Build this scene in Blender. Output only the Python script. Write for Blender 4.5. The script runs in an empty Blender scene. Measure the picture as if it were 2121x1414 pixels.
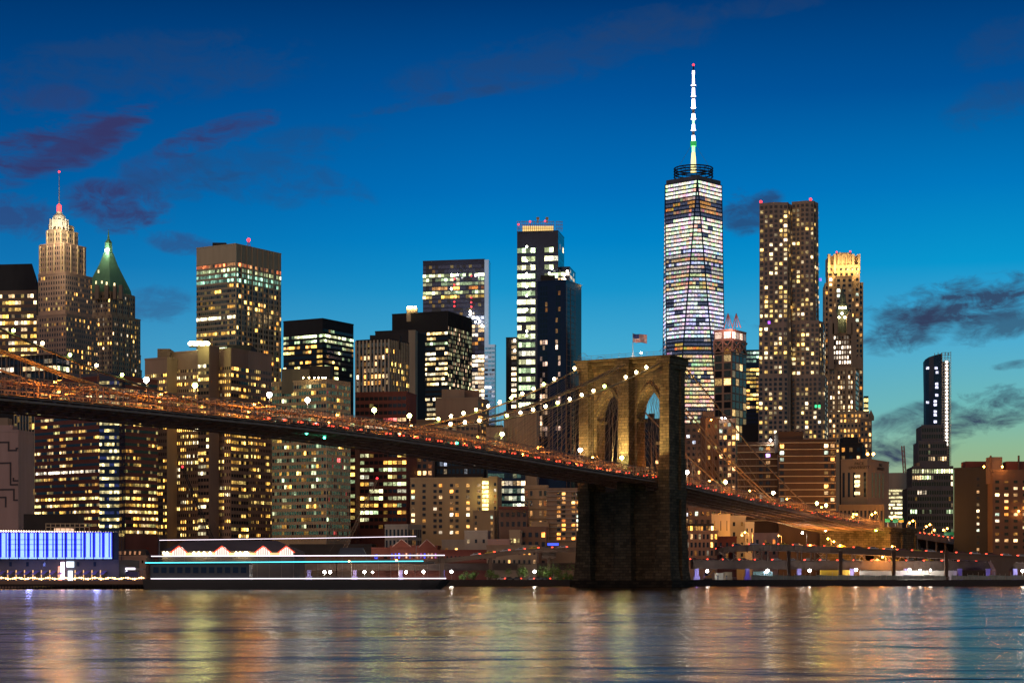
import bpy, math, random
from mathutils import Vector
R = math.radians
rnd = random.Random(7)
F, CX, HY, CZ = 4030.0, 1060.5, 1194.0, 4.0          # focal length in photo pixels, photo centre column, horizon row, eye height
S = bpy.context.scene
COL = S.collection

# ------------------------------------------------------------------ camera
cd = bpy.data.cameras.new('camera'); cam = bpy.data.objects.new('camera', cd); COL.objects.link(cam)
cam.location = (0, 0, CZ); cam.rotation_euler = (R(90), 0, 0)
cd.sensor_width = 36; cd.lens = 36 * F / 2121; cd.shift_y = (HY - 707) / 2121
cd.clip_start = 1; cd.clip_end = 30000
S.camera = cam

# ------------------------------------------------------------------ exposure
S.view_settings.view_transform = 'Standard'; S.view_settings.look = 'None'
S.view_settings.exposure = 0; S.view_settings.gamma = 1
S.cycles.use_denoising = True
S.cycles.max_bounces = 5; S.cycles.diffuse_bounces = 2; S.cycles.glossy_bounces = 3
S.cycles.sample_clamp_indirect = 15; S.cycles.sample_clamp_direct = 50
S.cycles.caustics_reflective = True; S.cycles.caustics_refractive = False

# ------------------------------------------------------------------ sun: warm fill added on the facades, standing in for city glow
SUN_AZ = math.atan2(0.37, 0.92); SUN_EL = R(30)
sd = bpy.data.lights.new('city_glow_fill', 'SUN'); sd.energy = 0.62; sd.angle = R(50); sd.color = (1.0, 0.60, 0.33)
sun = bpy.data.objects.new('city_glow_fill', sd); COL.objects.link(sun)
lv = Vector((math.sin(SUN_AZ) * math.cos(SUN_EL), math.cos(SUN_AZ) * math.cos(SUN_EL), -math.sin(SUN_EL)))
sun.rotation_euler = lv.to_track_quat('-Z', 'Y').to_euler()

# ------------------------------------------------------------------ world: dusk sky with cloud wisps
W = bpy.data.worlds.new('World'); S.world = W; W.use_nodes = True
nt = W.node_tree; N = nt.nodes; N.clear(); K = nt.links
def srgb(r, g, b):
    f = lambda c: (c / 255 / 12.92 if c / 255 <= .04045 else ((c / 255 + .055) / 1.055) ** 2.4)
    return (f(r), f(g), f(b), 1)
def nm(op, a, b=None, c=None, clamp=False):
    n = N.new('ShaderNodeMath'); n.operation = op; n.use_clamp = clamp
    for i, v in enumerate((a, b, c)):
        if v is None: continue
        if isinstance(v, (int, float)): n.inputs[i].default_value = v
        else: K.new(v, n.inputs[i])
    return n.outputs[0]
def mixc(fac, a, b):
    n = N.new('ShaderNodeMix'); n.data_type = 'RGBA'
    for s, v in ((n.inputs[0], fac), (n.inputs[6], a), (n.inputs[7], b)):
        if isinstance(v, (tuple, int, float)): s.default_value = v
        else: K.new(v, s)
    return n.outputs[2]
def ramp(fac, stops):
    n = N.new('ShaderNodeValToRGB'); e = n.color_ramp.elements
    while len(e) > 1: e.remove(e[-1])
    e[0].position = stops[0][0]; e[0].color = stops[0][1]
    for p, c in stops[1:]:
        q = e.new(p); q.color = c
    n.color_ramp.interpolation = 'LINEAR'; K.new(fac, n.inputs[0]); return n.outputs[0]
tc = N.new('ShaderNodeTexCoord'); sx = N.new('ShaderNodeSeparateXYZ'); K.new(tc.outputs['Generated'], sx.inputs[0])
dx, dy, dz = sx.outputs
hyp = nm('SQRT', nm('ADD', nm('MULTIPLY', dx, dx), nm('MULTIPLY', dy, dy)))
elev = nm('DIVIDE', dz, nm('MAXIMUM', hyp, 0.02))                       # tangent of the elevation
azi = nm('ARCTAN2', dx, dy)                                             # azimuth from the middle of the view
ef = nm('MULTIPLY', elev, 2.5, clamp=True)
e_ = lambda py: max(0, (HY - py) / F * 2.5)
warm_side = ramp(ef, [(0, srgb(178, 168, 110)), (e_(985), srgb(156, 178, 132)), (e_(930), srgb(142, 184, 150)), (e_(850), srgb(112, 184, 182)),
                      (e_(720), srgb(78, 172, 208)), (e_(560), srgb(8, 150, 206)), (e_(400), srgb(0, 120, 190)), (e_(200), srgb(0, 82, 152)),
                      (e_(0), srgb(0, 58, 118)), (1, srgb(0, 34, 78))])
cool_side = ramp(ef, [(0, srgb(120, 160, 190)), (e_(850), srgb(84, 152, 190)), (e_(720), srgb(62, 146, 192)), (e_(560), srgb(16, 116, 180)),
                      (e_(400), srgb(0, 94, 162)), (e_(200), srgb(0, 72, 138)), (e_(0), srgb(0, 52, 108)), (1, srgb(0, 30, 70))])
mid_side = ramp(ef, [(0, srgb(140, 176, 180)), (e_(850), srgb(100, 172, 196)), (e_(720), srgb(66, 168, 208)), (e_(600), srgb(22, 148, 204)), (e_(500), srgb(0, 130, 198)),
                     (e_(400), srgb(0, 112, 186)), (e_(200), srgb(0, 84, 156)), (e_(0), srgb(0, 56, 116)), (1, srgb(0, 32, 74))])
a1 = nm('MULTIPLY', nm('ADD', azi, 0.25), 4.2, clamp=True)
a2 = nm('MULTIPLY', nm('SUBTRACT', azi, 0.06), 6.0, clamp=True)
sky = mixc(a2, mixc(a1, cool_side, mid_side), warm_side)
# warped noise for the wisps
cv = N.new('ShaderNodeCombineXYZ'); K.new(azi, cv.inputs[0]); K.new(elev, cv.inputs[1])
def noise(vec, scale, sc=(1, 1, 1), rot=0, detail=6, rough=.55, dist=0.0, seed=0.0):
    m = N.new('ShaderNodeMapping'); m.inputs['Scale'].default_value = sc; m.inputs['Rotation'].default_value = (0, 0, rot)
    m.inputs['Location'].default_value = (seed, seed * .7, seed * 1.3); K.new(vec, m.inputs[0])
    n = N.new('ShaderNodeTexNoise'); n.inputs['Scale'].default_value = scale; n.inputs['Detail'].default_value = detail
    n.inputs['Roughness'].default_value = rough; n.inputs['Distortion'].default_value = dist; K.new(m.outputs[0], n.inputs[0]); return n.outputs[0]
def puff(px, py, rx, ry, tilt, seed, amount, stretch=3.0, scale=22):
    """one bank of cloud about a direction in the sky: an elliptical envelope eaten into by stretched noise"""
    a0, e0 = math.atan((px - CX) / F), (HY - py) / F
    u = nm('SUBTRACT', azi, a0); v = nm('SUBTRACT', elev, e0); c, s = math.cos(tilt), math.sin(tilt)
    p = nm('DIVIDE', nm('ADD', nm('MULTIPLY', u, c), nm('MULTIPLY', v, s)), rx / F)
    q = nm('DIVIDE', nm('SUBTRACT', nm('MULTIPLY', v, c), nm('MULTIPLY', u, s)), ry / F)
    d = nm('ADD', nm('MULTIPLY', p, p), nm('MULTIPLY', q, q))
    env = nm('SUBTRACT', 1.0, d, clamp=True)
    nz = noise(cv.outputs[0], scale, (1, stretch, 1), -tilt, 7, .58, .9, seed)
    n2 = noise(cv.outputs[0], scale * 2.6, (1, max(1.4, stretch * .6), 1), -tilt - .1, 9, .66, .7, seed + 40)
    f = nm('ADD', nm('MULTIPLY', nm('SUBTRACT', nz, .5), 2.2), nm('MULTIPLY', nm('SUBTRACT', n2, .5), 2.7))
    t = nm('SUBTRACT', nm('ADD', nm('MULTIPLY', nm('POWER', env, .7), 1.05), f), .30)
    return nm('MULTIPLY', nm('MULTIPLY', nm('MULTIPLY', t, 1.15, clamp=True), nm('MULTIPLY', env, 2.2, clamp=True)), amount)
PURPLE, SLATE, INK = srgb(52, 56, 104), srgb(40, 66, 108), srgb(50, 58, 88)
for col, lst in ((PURPLE, [(60, 345, 230, 64, .42, 1.1, .95, 5, 14), (225, 300, 130, 46, .62, 2.3, .95, 5, 16), (150, 330, 170, 30, .5, 7.3, .8, 5, 16), (440, 292, 170, 36, .34, 3.2, .85, 5, 16),
                           (240, 445, 130, 65, -.12, 4.7, .85, 1.8, 26), (80, 235, 130, 40, .1, 5.2, .4, 2, 20), (40, 470, 110, 60, -.1, 6.6, .6, 2, 26),
                           (320, 380, 110, 60, .2, 8.1, .4, 2, 24), (380, 515, 90, 30, -.15, 9.9, .5, 2, 26), (300, 640, 120, 50, .0, 11.2, .4, 2.5, 24)]),
                 (SLATE, [(1340, 50, 200, 45, .15, 12.4, .42, 2.2, 20), (920, 205, 220, 16, .2, 13.9, .5, 3, 18), (660, 385, 140, 45, -.3, 14.2, .35, 2, 24),
                          (1600, 20, 140, 30, .1, 15.1, .35, 2, 20), (300, 160, 420, 90, .12, 30.3, .38, 3, 16), (1150, 120, 420, 70, .18, 31.3, .4, 3, 14), (560, 330, 260, 60, .2, 32.7, .3, 3, 18), (1555, 440, 80, 60, .3, 16.8, .8, 1.8, 22), (380, 380, 150, 60, .1, 33.7, .4, 2.4, 22), (520, 400, 130, 40, -.2, 34.9, .35, 2.4, 22), (2080, 120, 120, 60, .3, 35.1, .3, 2.4, 18), (2060, 250, 120, 60, .2, 17.5, .35, 2.4, 20)]),
                 (INK, [(1990, 640, 240, 62, .17, 18.3, .9, 3.4, 20), (1880, 690, 130, 60, .25, 19.9, .8, 3.0, 20), (2070, 690, 120, 40, .3, 20.4, .7, 3.2, 20),
                        (2070, 840, 130, 40, .1, 21.7, .9, 2.8, 24), (2020, 890, 190, 34, .2, 22.6, .95, 4, 16), (1880, 880, 130, 40, .38, 23.3, .7, 3.2, 18),
                        (1860, 935, 150, 45, .12, 24.2, .95, 3, 14), (2100, 770, 70, 12, .1, 25.1, .7, 3, 20), (1530, 670, 60, 12, -.3, 26.5, .5, 3, 20)])):
    for args in lst:
        sky = mixc(puff(*args), sky, col)
bg = N.new('ShaderNodeBackground'); K.new(sky, bg.inputs[0]); bg.inputs[1].default_value = 1.0
wo = N.new('ShaderNodeOutputWorld'); K.new(bg.outputs[0], wo.inputs[0])

# ------------------------------------------------------------------ materials
MATS = {}
def mat(name, color, rough=.8, metal=0.0, var=.18, vscale=.15, emit=None, strength=0.0, spec=.5, streak=False):
    m = bpy.data.materials.new(name); m.use_nodes = True; t = m.node_tree; b = t.nodes['Principled BSDF']
    b.inputs['Roughness'].default_value = rough; b.inputs['Metallic'].default_value = metal; b.inputs['Specular IOR Level'].default_value = spec
    if emit:
        b.inputs['Emission Color'].default_value = (*emit, 1); b.inputs['Emission Strength'].default_value = strength
    if var:
        g = t.nodes.new('ShaderNodeNewGeometry'); mp = t.nodes.new('ShaderNodeMapping')
        mp.inputs['Scale'].default_value = (1, 1, .12) if streak else (1, 1, 1)
        t.links.new(g.outputs['Position'], mp.inputs[0])
        n = t.nodes.new('ShaderNodeTexNoise'); n.inputs['Scale'].default_value = vscale; n.inputs['Detail'].default_value = 6; n.inputs['Roughness'].default_value = .65
        t.links.new(mp.outputs[0], n.inputs[0])
        r = t.nodes.new('ShaderNodeValToRGB'); e = r.color_ramp.elements
        e[0].position = .3; e[1].position = .7
        e[0].color = (*[c * (1 - var) for c in color], 1); e[1].color = (*[min(1, c * (1 + var)) for c in color], 1)
        t.links.new(n.outputs[0], r.inputs[0]); t.links.new(r.outputs[0], b.inputs['Base Color'])
    else:
        b.inputs['Base Color'].default_value = (*color, 1)
    return m
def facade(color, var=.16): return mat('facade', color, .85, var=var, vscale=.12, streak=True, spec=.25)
def lampmat(name, color, s, sample=True):
    m = bpy.data.materials.new(name); m.use_nodes = True; b = m.node_tree.nodes['Principled BSDF']
    b.inputs['Base Color'].default_value = (*color, 1); b.inputs['Emission Color'].default_value = (*color, 1); b.inputs['Emission Strength'].default_value = s
    if not sample: m.cycles.emission_sampling = 'NONE'
    return m
# windows: dark reflective glass, lit by what the attribute 'lit' says of each pane, uneven as rooms are
def window_material():
    m = bpy.data.materials.new('window_glass'); m.use_nodes = True; t = m.node_tree; b = t.nodes['Principled BSDF']
    b.inputs['Base Color'].default_value = (.018, .022, .026, 1); b.inputs['Roughness'].default_value = .10; b.inputs['Specular IOR Level'].default_value = .25
    a = t.nodes.new('ShaderNodeAttribute'); a.attribute_name = 'lit'
    g = t.nodes.new('ShaderNodeNewGeometry'); n = t.nodes.new('ShaderNodeTexNoise'); n.inputs['Scale'].default_value = .8; n.inputs['Detail'].default_value = 3; mpw = t.nodes.new('ShaderNodeMapping'); mpw.inputs['Scale'].default_value = (1, 1, 1.5)
    t.links.new(g.outputs['Position'], mpw.inputs[0]); t.links.new(mpw.outputs[0], n.inputs[0])
    mr = t.nodes.new('ShaderNodeMapRange'); mr.inputs[1].default_value = .3; mr.inputs[2].default_value = .7; mr.inputs[3].default_value = .15; mr.inputs[4].default_value = 1.8
    t.links.new(n.outputs[0], mr.inputs[0])
    v = t.nodes.new('ShaderNodeVectorMath'); v.operation = 'SCALE'; t.links.new(a.outputs['Color'], v.inputs[0]); t.links.new(mr.outputs[0], v.inputs['Scale'])
    t.links.new(v.outputs[0], b.inputs['Emission Color']); b.inputs['Emission Strength'].default_value = 1.9
    m.cycles.emission_sampling = 'NONE'
    return m
WIN = window_material()
M = dict(
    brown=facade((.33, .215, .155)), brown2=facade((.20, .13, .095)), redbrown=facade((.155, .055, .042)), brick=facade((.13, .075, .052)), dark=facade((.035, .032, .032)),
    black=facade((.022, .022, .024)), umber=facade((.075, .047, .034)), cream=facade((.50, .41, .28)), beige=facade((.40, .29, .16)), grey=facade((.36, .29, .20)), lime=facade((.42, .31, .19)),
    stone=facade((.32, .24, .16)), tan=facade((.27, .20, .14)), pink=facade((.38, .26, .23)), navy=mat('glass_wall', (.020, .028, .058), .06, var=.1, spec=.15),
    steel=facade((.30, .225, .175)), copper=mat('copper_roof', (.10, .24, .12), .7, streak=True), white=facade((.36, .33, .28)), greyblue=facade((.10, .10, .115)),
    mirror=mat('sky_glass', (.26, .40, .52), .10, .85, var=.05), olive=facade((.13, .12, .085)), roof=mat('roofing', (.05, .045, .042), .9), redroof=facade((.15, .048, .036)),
    mural=mat('mural_line', (.05, .04, .045), .8, var=0), iron=mat('painted_iron', (.30, .20, .135), .7, var=.25, vscale=.6), girder=mat('girder_paint', (.34, .215, .15), .75, var=.3, vscale=.4),
    asphalt=mat('asphalt', (.05, .05, .05), .9), concrete=mat('concrete', (.13, .09, .066), .85, streak=True), violet=mat('violet_paint_and_light', (.20, .17, .42), .6, var=.1),
    pole=mat('grey_metal', (.22, .20, .18), .5, .3, var=.1), red=mat('red_crane_paint', (.40, .06, .04), .5, var=.1), cable=mat('cable_wrap', (.20, .15, .085), .6, var=.15, vscale=.5),
    rope=mat('wire_rope', (.14, .11, .08), .6, var=0), sign=mat('green_sign', (.015, .20, .07), .4, var=0), sign_y=mat('yellow_sign', (.55, .36, .03), .4, var=0), bark=mat('bark', (.06, .045, .03), .9),
    hull=mat('hull_paint', (.045, .038, .034), .5, var=.1), cabin=mat('cabin_paint', (.05, .05, .06), .45, var=.1), tarp=mat('netting', (.085, .058, .046), .9, var=.2, vscale=.25))

def masonry(g0=1.0):
    m = bpy.data.materials.new('granite_blocks'); m.use_nodes = True; t = m.node_tree; b = t.nodes['Principled BSDF']; b.inputs['Roughness'].default_value = .9; b.inputs['Specular IOR Level'].default_value = .2
    tcn = t.nodes.new('ShaderNodeUVMap'); br = t.nodes.new('ShaderNodeTexBrick')
    br.inputs['Scale'].default_value = 1; br.inputs['Brick Width'].default_value = 2.6; br.inputs['Row Height'].default_value = 1.1; br.inputs['Mortar Size'].default_value = .09; br.inputs['Bias'].default_value = .1
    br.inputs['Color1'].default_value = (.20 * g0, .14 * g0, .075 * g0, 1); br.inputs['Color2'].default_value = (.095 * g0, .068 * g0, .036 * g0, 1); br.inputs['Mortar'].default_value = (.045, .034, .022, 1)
    t.links.new(tcn.outputs[0], br.inputs[0])
    g = t.nodes.new('ShaderNodeNewGeometry'); n = t.nodes.new('ShaderNodeTexNoise'); n.inputs['Scale'].default_value = .16; n.inputs['Detail'].default_value = 8; n.inputs['Roughness'].default_value = .7
    mp = t.nodes.new('ShaderNodeMapping'); mp.inputs['Scale'].default_value = (1, 1, .35); t.links.new(g.outputs['Position'], mp.inputs[0]); t.links.new(mp.outputs[0], n.inputs[0])
    mr = t.nodes.new('ShaderNodeMapRange'); mr.inputs[1].default_value = .3; mr.inputs[2].default_value = .7; mr.inputs[3].default_value = .5; mr.inputs[4].default_value = 1.3; t.links.new(n.outputs[0], mr.inputs[0])
    # the river's tide stains the foot of the piers
    sp = t.nodes.new('ShaderNodeSeparateXYZ'); t.links.new(g.outputs['Position'], sp.inputs[0])
    wet = t.nodes.new('ShaderNodeMapRange'); wet.inputs[1].default_value = 2.4; wet.inputs[2].default_value = 3.2; wet.inputs[3].default_value = .3; wet.inputs[4].default_value = 1; t.links.new(sp.outputs[2], wet.inputs[0])
    mu = t.nodes.new('ShaderNodeMath'); mu.operation = 'MULTIPLY'; t.links.new(mr.outputs[0], mu.inputs[0]); t.links.new(wet.outputs[0], mu.inputs[1])
    v = t.nodes.new('ShaderNodeVectorMath'); v.operation = 'SCALE'; t.links.new(br.outputs[0], v.inputs[0]); t.links.new(mu.outputs[0], v.inputs['Scale']); t.links.new(v.outputs[0], b.inputs['Base Color'])
    bp = t.nodes.new('ShaderNodeBump'); bp.inputs['Strength'].default_value = .5; bp.inputs['Distance'].default_value = .15; t.links.new(br.outputs['Fac'], bp.inputs['Height']); bp.invert = True
    t.links.new(bp.outputs[0], b.inputs['Normal'])
    return m
M['granite'] = masonry(); M['shaded_granite'] = masonry(.75)  # second granite is a darker copy: shade on the tower base painted in
RED_L = lampmat('red_beacon', (1, .03, .04), 4); WARM_L = lampmat('warm_lamp', (1, .74, .34), 55); WHITE_L = lampmat('white_lamp', (1, .97, .92), 60)
LIME_L = lampmat('lime_lamp', (.80, 1, .22), 40); ORANGE_L = lampmat('sodium_lamp', (1, .42, .06), 45); GREEN_L = lampmat('green_lamp', (.05, 1, .55), 20)
TAIL_L = lampmat('tail_light', (1, .06, .03), 5, False); PINK_L = lampmat('rose_light', (1, .22, .24), 5, False)

# ------------------------------------------------------------------ mesh building
class MB:
    def __init__(s): s.v = []; s.f = []; s.m = []; s.c = []
    def quad(s, a, b, c, d, mi=0, col=None):
        n = len(s.v); s.v += [tuple(a), tuple(b), tuple(c), tuple(d)]; s.f.append((n, n + 1, n + 2, n + 3)); s.m.append(mi); s.c.append(col); return s
    def face(s, pts, mi=0, col=None):
        n = len(s.v); s.v += [tuple(p) for p in pts]; s.f.append(tuple(range(n, n + len(pts)))); s.m.append(mi); s.c.append(col); return s
    def prism(s, poly, z0, z1, mi=0, poly2=None, caps=True):
        """closed prism on a footprint; poly2 is the top outline when it differs"""
        q = poly2 or poly; n = len(s.v); k = len(poly)
        if sum(poly[i][0] * poly[(i + 1) % k][1] - poly[(i + 1) % k][0] * poly[i][1] for i in range(k)) < 0: poly = poly[::-1]; q = q[::-1]
        s.v += [(p[0], p[1], z0) for p in poly] + [(p[0], p[1], z1) for p in q]
        for i in range(k): s.f.append((n + i, n + (i + 1) % k, n + k + (i + 1) % k, n + k + i))
        if caps: s.f.append(tuple(n + i for i in reversed(range(k)))); s.f.append(tuple(n + k + i for i in range(k)))
        e = k + (2 if caps else 0); s.m += [mi] * e; s.c += [None] * e; return s
    def obox(s, c, d, hx, hy, z0, z1, mi=0):
        """box about (x, y) c turned to the unit direction d"""
        n = (-d[1], d[0]); P = [(c[0] + a * hx * d[0] + b * hy * n[0], c[1] + a * hx * d[1] + b * hy * n[1]) for a, b in ((-1, -1), (1, -1), (1, 1), (-1, 1))]
        return s.prism(P, z0, z1, mi)
    def bar(s, p, q, r, mi=0, sides=4):
        p, q = Vector(p), Vector(q); d = (q - p)
        if d.length < 1e-6: return s
        d.normalize(); u = d.cross(Vector((0, 0, 1)) if abs(d.z) < .95 else Vector((1, 0, 0))).normalized(); w = d.cross(u); n = len(s.v)
        rr = r if isinstance(r, tuple) else (r, r)
        for o, ra in ((p, rr[0]), (q, rr[1])):
            for i in range(sides):
                a = 2 * math.pi * (i + .5) / sides; s.v.append(tuple(o + u * math.cos(a) * ra + w * math.sin(a) * ra))
        for i in range(sides): s.f.append((n + i, n + (i + 1) % sides, n + sides + (i + 1) % sides, n + sides + i))
        s.f += [tuple(n + i for i in reversed(range(sides))), tuple(n + sides + i for i in range(sides))]; s.m += [mi] * (sides + 2); s.c += [None] * (sides + 2); return s
    def tube(s, pts, r, mi=0, sides=6):
        n = len(s.v); k = len(pts); pts = [Vector(p) for p in pts]
        for j, p in enumerate(pts):
            d = (pts[min(j + 1, k - 1)] - pts[max(j - 1, 0)]).normalized(); u = d.cross(Vector((0, 0, 1)) if abs(d.z) < .95 else Vector((1, 0, 0))).normalized(); w = d.cross(u)
            for i in range(sides):
                a = 2 * math.pi * i / sides; s.v.append(tuple(p + u * math.cos(a) * r + w * math.sin(a) * r))
        for j in range(k - 1):
            for i in range(sides):
                a, b = n + j * sides + i, n + j * sides + (i + 1) % sides; s.f.append((a, b, b + sides, a + sides)); s.m.append(mi); s.c.append(None)
        return s
    def lathe(s, c, prof, mi=0, sides=16):
        n = len(s.v)
        for r, z in prof:
            for i in range(sides):
                a = 2 * math.pi * i / sides; s.v.append((c[0] + r * math.cos(a), c[1] + r * math.sin(a), z))
        for j in range(len(prof) - 1):
            for i in range(sides):
                a, b = n + j * sides + i, n + j * sides + (i + 1) % sides; s.f.append((a, b, b + sides, a + sides)); s.m.append(mi); s.c.append(None)
        return s
    def ball(s, c, r, mi=0, sides=10, rings=6):
        return s.lathe((c[0], c[1]), [(max(.001, r * math.sin(math.pi * i / rings)), c[2] - r * math.cos(math.pi * i / rings)) for i in range(rings + 1)], mi, sides)
    def mesh(s, name, mats):
        me = bpy.data.meshes.new(name); me.from_pydata(s.v, [], s.f); mats = mats if isinstance(mats, (list, tuple)) else [mats]
        for m in mats: me.materials.append(m)
        if len(mats) > 1: me.polygons.foreach_set('material_index', s.m)
        if any(c is not None for c in s.c):
            at = me.attributes.new('lit', 'FLOAT_COLOR', 'FACE'); buf = []
            for c in s.c: buf += [*(c or (0, 0, 0)), 1]
            at.data.foreach_set('color', buf)
        me.update(); return me
    def build(s, name, mats, parent=None, uv=False):
        me = s.mesh(name, mats)
        if uv:
            ul = me.uv_layers.new(name='UVMap')
            for p in me.polygons:
                n = p.normal
                for li in p.loop_indices:
                    c = me.vertices[me.loops[li].vertex_index].co
                    if abs(n.z) > .7: ul.data[li].uv = (c.x, c.y)
                    else:
                        h = math.hypot(n.x, n.y); ul.data[li].uv = ((c.x * -n.y + c.y * n.x) / h, c.z)
        o = bpy.data.objects.new(name, me); COL.objects.link(o)
        if parent is not None:
            o.parent = parent; o.location = -Vector(wloc(parent))
        return o
def wloc(o):
    v = Vector(o.location)
    while o.parent: o = o.parent; v += Vector(o.location)
    return v
def tag(o, label=None, cat=None, group=None, kind=None):
    if label: o['label'] = label
    if cat: o['category'] = cat
    if group: o['group'] = group
    if kind: o['kind'] = kind
    return o
def thing(name, label, cat, loc=(0, 0, 0), group=None):
    o = bpy.data.objects.new(name, None); COL.objects.link(o); o.location = loc; o.empty_display_size = 2; return tag(o, label, cat, group)
def plight(name, loc, power, color, parent=None, radius=.4, kind='POINT', cone=None, aim=None):
    l = bpy.data.lights.new(name, kind); l.energy = power; l.color = color; l.shadow_soft_size = radius
    if cone: l.spot_size = cone; l.spot_blend = .6
    o = bpy.data.objects.new(name, l); COL.objects.link(o); o.location = Vector(loc) - (Vector(wloc(parent)) if parent else Vector())
    if aim is not None: o.rotation_euler = (Vector(aim) - Vector(loc)).to_track_quat('-Z', 'Y').to_euler()
    if parent: o.parent = parent
    return o
def PX(px, Y): return (px - CX) * Y / F
def PZ(py, Y): return CZ + (HY - py) * Y / F
ORD = ['first', 'second', 'third', 'fourth', 'fifth', 'sixth', 'seventh', 'eighth', 'ninth', 'tenth', 'eleventh', 'twelfth', 'thirteenth', 'fourteenth', 'fifteenth', 'sixteenth', 'seventeenth', 'eighteenth',
       'nineteenth', 'twentieth', 'twenty-first', 'twenty-second', 'twenty-third', 'twenty-fourth', 'twenty-fifth', 'twenty-sixth', 'twenty-seventh', 'twenty-eighth', 'twenty-ninth', 'thirtieth']

# ------------------------------------------------------------------ water and land
def water_material():
    m = bpy.data.materials.new('river'); m.use_nodes = True; t = m.node_tree; t.nodes.remove(t.nodes['Principled BSDF']); out = t.nodes['Material Output']
    df = t.nodes.new('ShaderNodeBsdfDiffuse'); df.inputs[0].default_value = (.012, .011, .009, 1); b = t.nodes.new('ShaderNodeBsdfGlossy'); b.distribution = 'BECKMANN'; b.inputs['Color'].default_value = (.80, .73, .64, 1); b.inputs['Roughness'].default_value = .25
    fz = t.nodes.new('ShaderNodeFresnel'); fz.inputs['IOR'].default_value = 1.36; mx = t.nodes.new('ShaderNodeMixShader'); t.links.new(fz.outputs[0], mx.inputs[0]); t.links.new(df.outputs[0], mx.inputs[1]); t.links.new(b.outputs[0], mx.inputs[2]); t.links.new(mx.outputs[0], out.inputs['Surface'])
    g = t.nodes.new('ShaderNodeNewGeometry'); hs = None
    for sc, scale, w in (((.006, .014, 1), 1.0, 3.0), ((.018, .040, 1), 1.0, 1.0), ((.07, .16, 1), 1.0, .22), ((.28, .6, 1), 1.0, .05)):
        mp = t.nodes.new('ShaderNodeMapping'); mp.inputs['Scale'].default_value = sc; mp.inputs['Rotation'].default_value = (0, 0, R(3 + 5 * w)); t.links.new(g.outputs['Position'], mp.inputs[0])
        n = t.nodes.new('ShaderNodeTexNoise'); n.inputs['Scale'].default_value = scale; n.inputs['Detail'].default_value = 4; n.inputs['Distortion'].default_value = 1.3; t.links.new(mp.outputs[0], n.inputs[0])
        mu = t.nodes.new('ShaderNodeMath'); mu.operation = 'MULTIPLY'; mu.inputs[1].default_value = w; t.links.new(n.outputs[0], mu.inputs[0])
        if hs is None: hs = mu.outputs[0]
        else:
            ad = t.nodes.new('ShaderNodeMath'); t.links.new(hs, ad.inputs[0]); t.links.new(mu.outputs[0], ad.inputs[1]); hs = ad.outputs[0]
    bp = t.nodes.new('ShaderNodeBump'); bp.inputs['Strength'].default_value = 1; bp.inputs['Distance'].default_value = 1.0; t.links.new(hs, bp.inputs['Height']); t.links.new(bp.outputs[0], b.inputs['Normal']); t.links.new(bp.outputs[0], fz.inputs['Normal'])
    # slicks of calmer water between ruffled patches
    mp = t.nodes.new('ShaderNodeMapping'); mp.inputs['Scale'].default_value = (.012, .040, 1); mp.inputs['Rotation'].default_value = (0, 0, R(-4)); t.links.new(g.outputs['Position'], mp.inputs[0])
    n = t.nodes.new('ShaderNodeTexNoise'); n.inputs['Scale'].default_value = 1; n.inputs['Detail'].default_value = 6; n.inputs['Distortion'].default_value = 1.0; t.links.new(mp.outputs[0], n.inputs[0])
    mr = t.nodes.new('ShaderNodeMapRange'); mr.inputs[1].default_value = .36; mr.inputs[2].default_value = .64; mr.inputs[3].default_value = .20; mr.inputs[4].default_value = .27; t.links.new(n.outputs[0], mr.inputs[0]); t.links.new(mr.outputs[0], b.inputs['Roughness'])
    return m
o = MB().quad((-4000, -300, 0), (4000, -300, 0), (4000, 9000, 0), (-4000, 9000, 0)).build('river_water', water_material()); tag(o, kind='structure')
SH = 850                                             # the far shore
land = MB().prism([(-3000, SH + 4), (3000, SH + 4), (6000, 9000), (-6000, 9000)], -1, 2.5).build('ground', M['asphalt']); tag(land, kind='structure')

# ------------------------------------------------------------------ buildings
WARM = [(1, .44, .09), (1, .50, .14), (1, .38, .06), (1, .54, .22)]
WHITE = [(1, .70, .38), (1, .80, .56), (1, .64, .30)]
GREEN = [(.74, .86, .42), (.58, .80, .42), (.92, .90, .48)]
YEL = [(1, .54, .09), (1, .60, .14), (.95, .46, .08), (.88, .62, .18)]
HOME = [(1, .44, .09), (1, .50, .13), (1, .36, .06), (1, .62, .28), (.70, .85, .66), (.95, .50, .2)]
ORNG = [(1, .34, .06), (1, .28, .05), (1, .46, .14)]
COOL = [(.8, .85, 1), (.9, .92, 1), (.7, .78, 1)]
MIX = WARM + WHITE
class Fc:
    """how one face of a building is glazed: floor height, bay, share of glass, share lit, colours"""
    def __init__(s, fh, bay, wx, wz, p, pal=WARM, g=1.0, grp=1, rv=.4, rows=(), dim=None, fin=None, band=None, cols=None, y0=None, top=None):
        s.__dict__.update(locals())
WMESH = {}
def wmesh(w, h, col):
    k = (round(w, 2), round(h, 2), col)
    if k not in WMESH:
        WMESH[k] = MB().quad((-w / 2, 0, -h / 2), (w / 2, 0, -h / 2), (w / 2, 0, h / 2), (-w / 2, 0, h / 2), 0, col).mesh('window', WIN)
    return WMESH[k]
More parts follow.
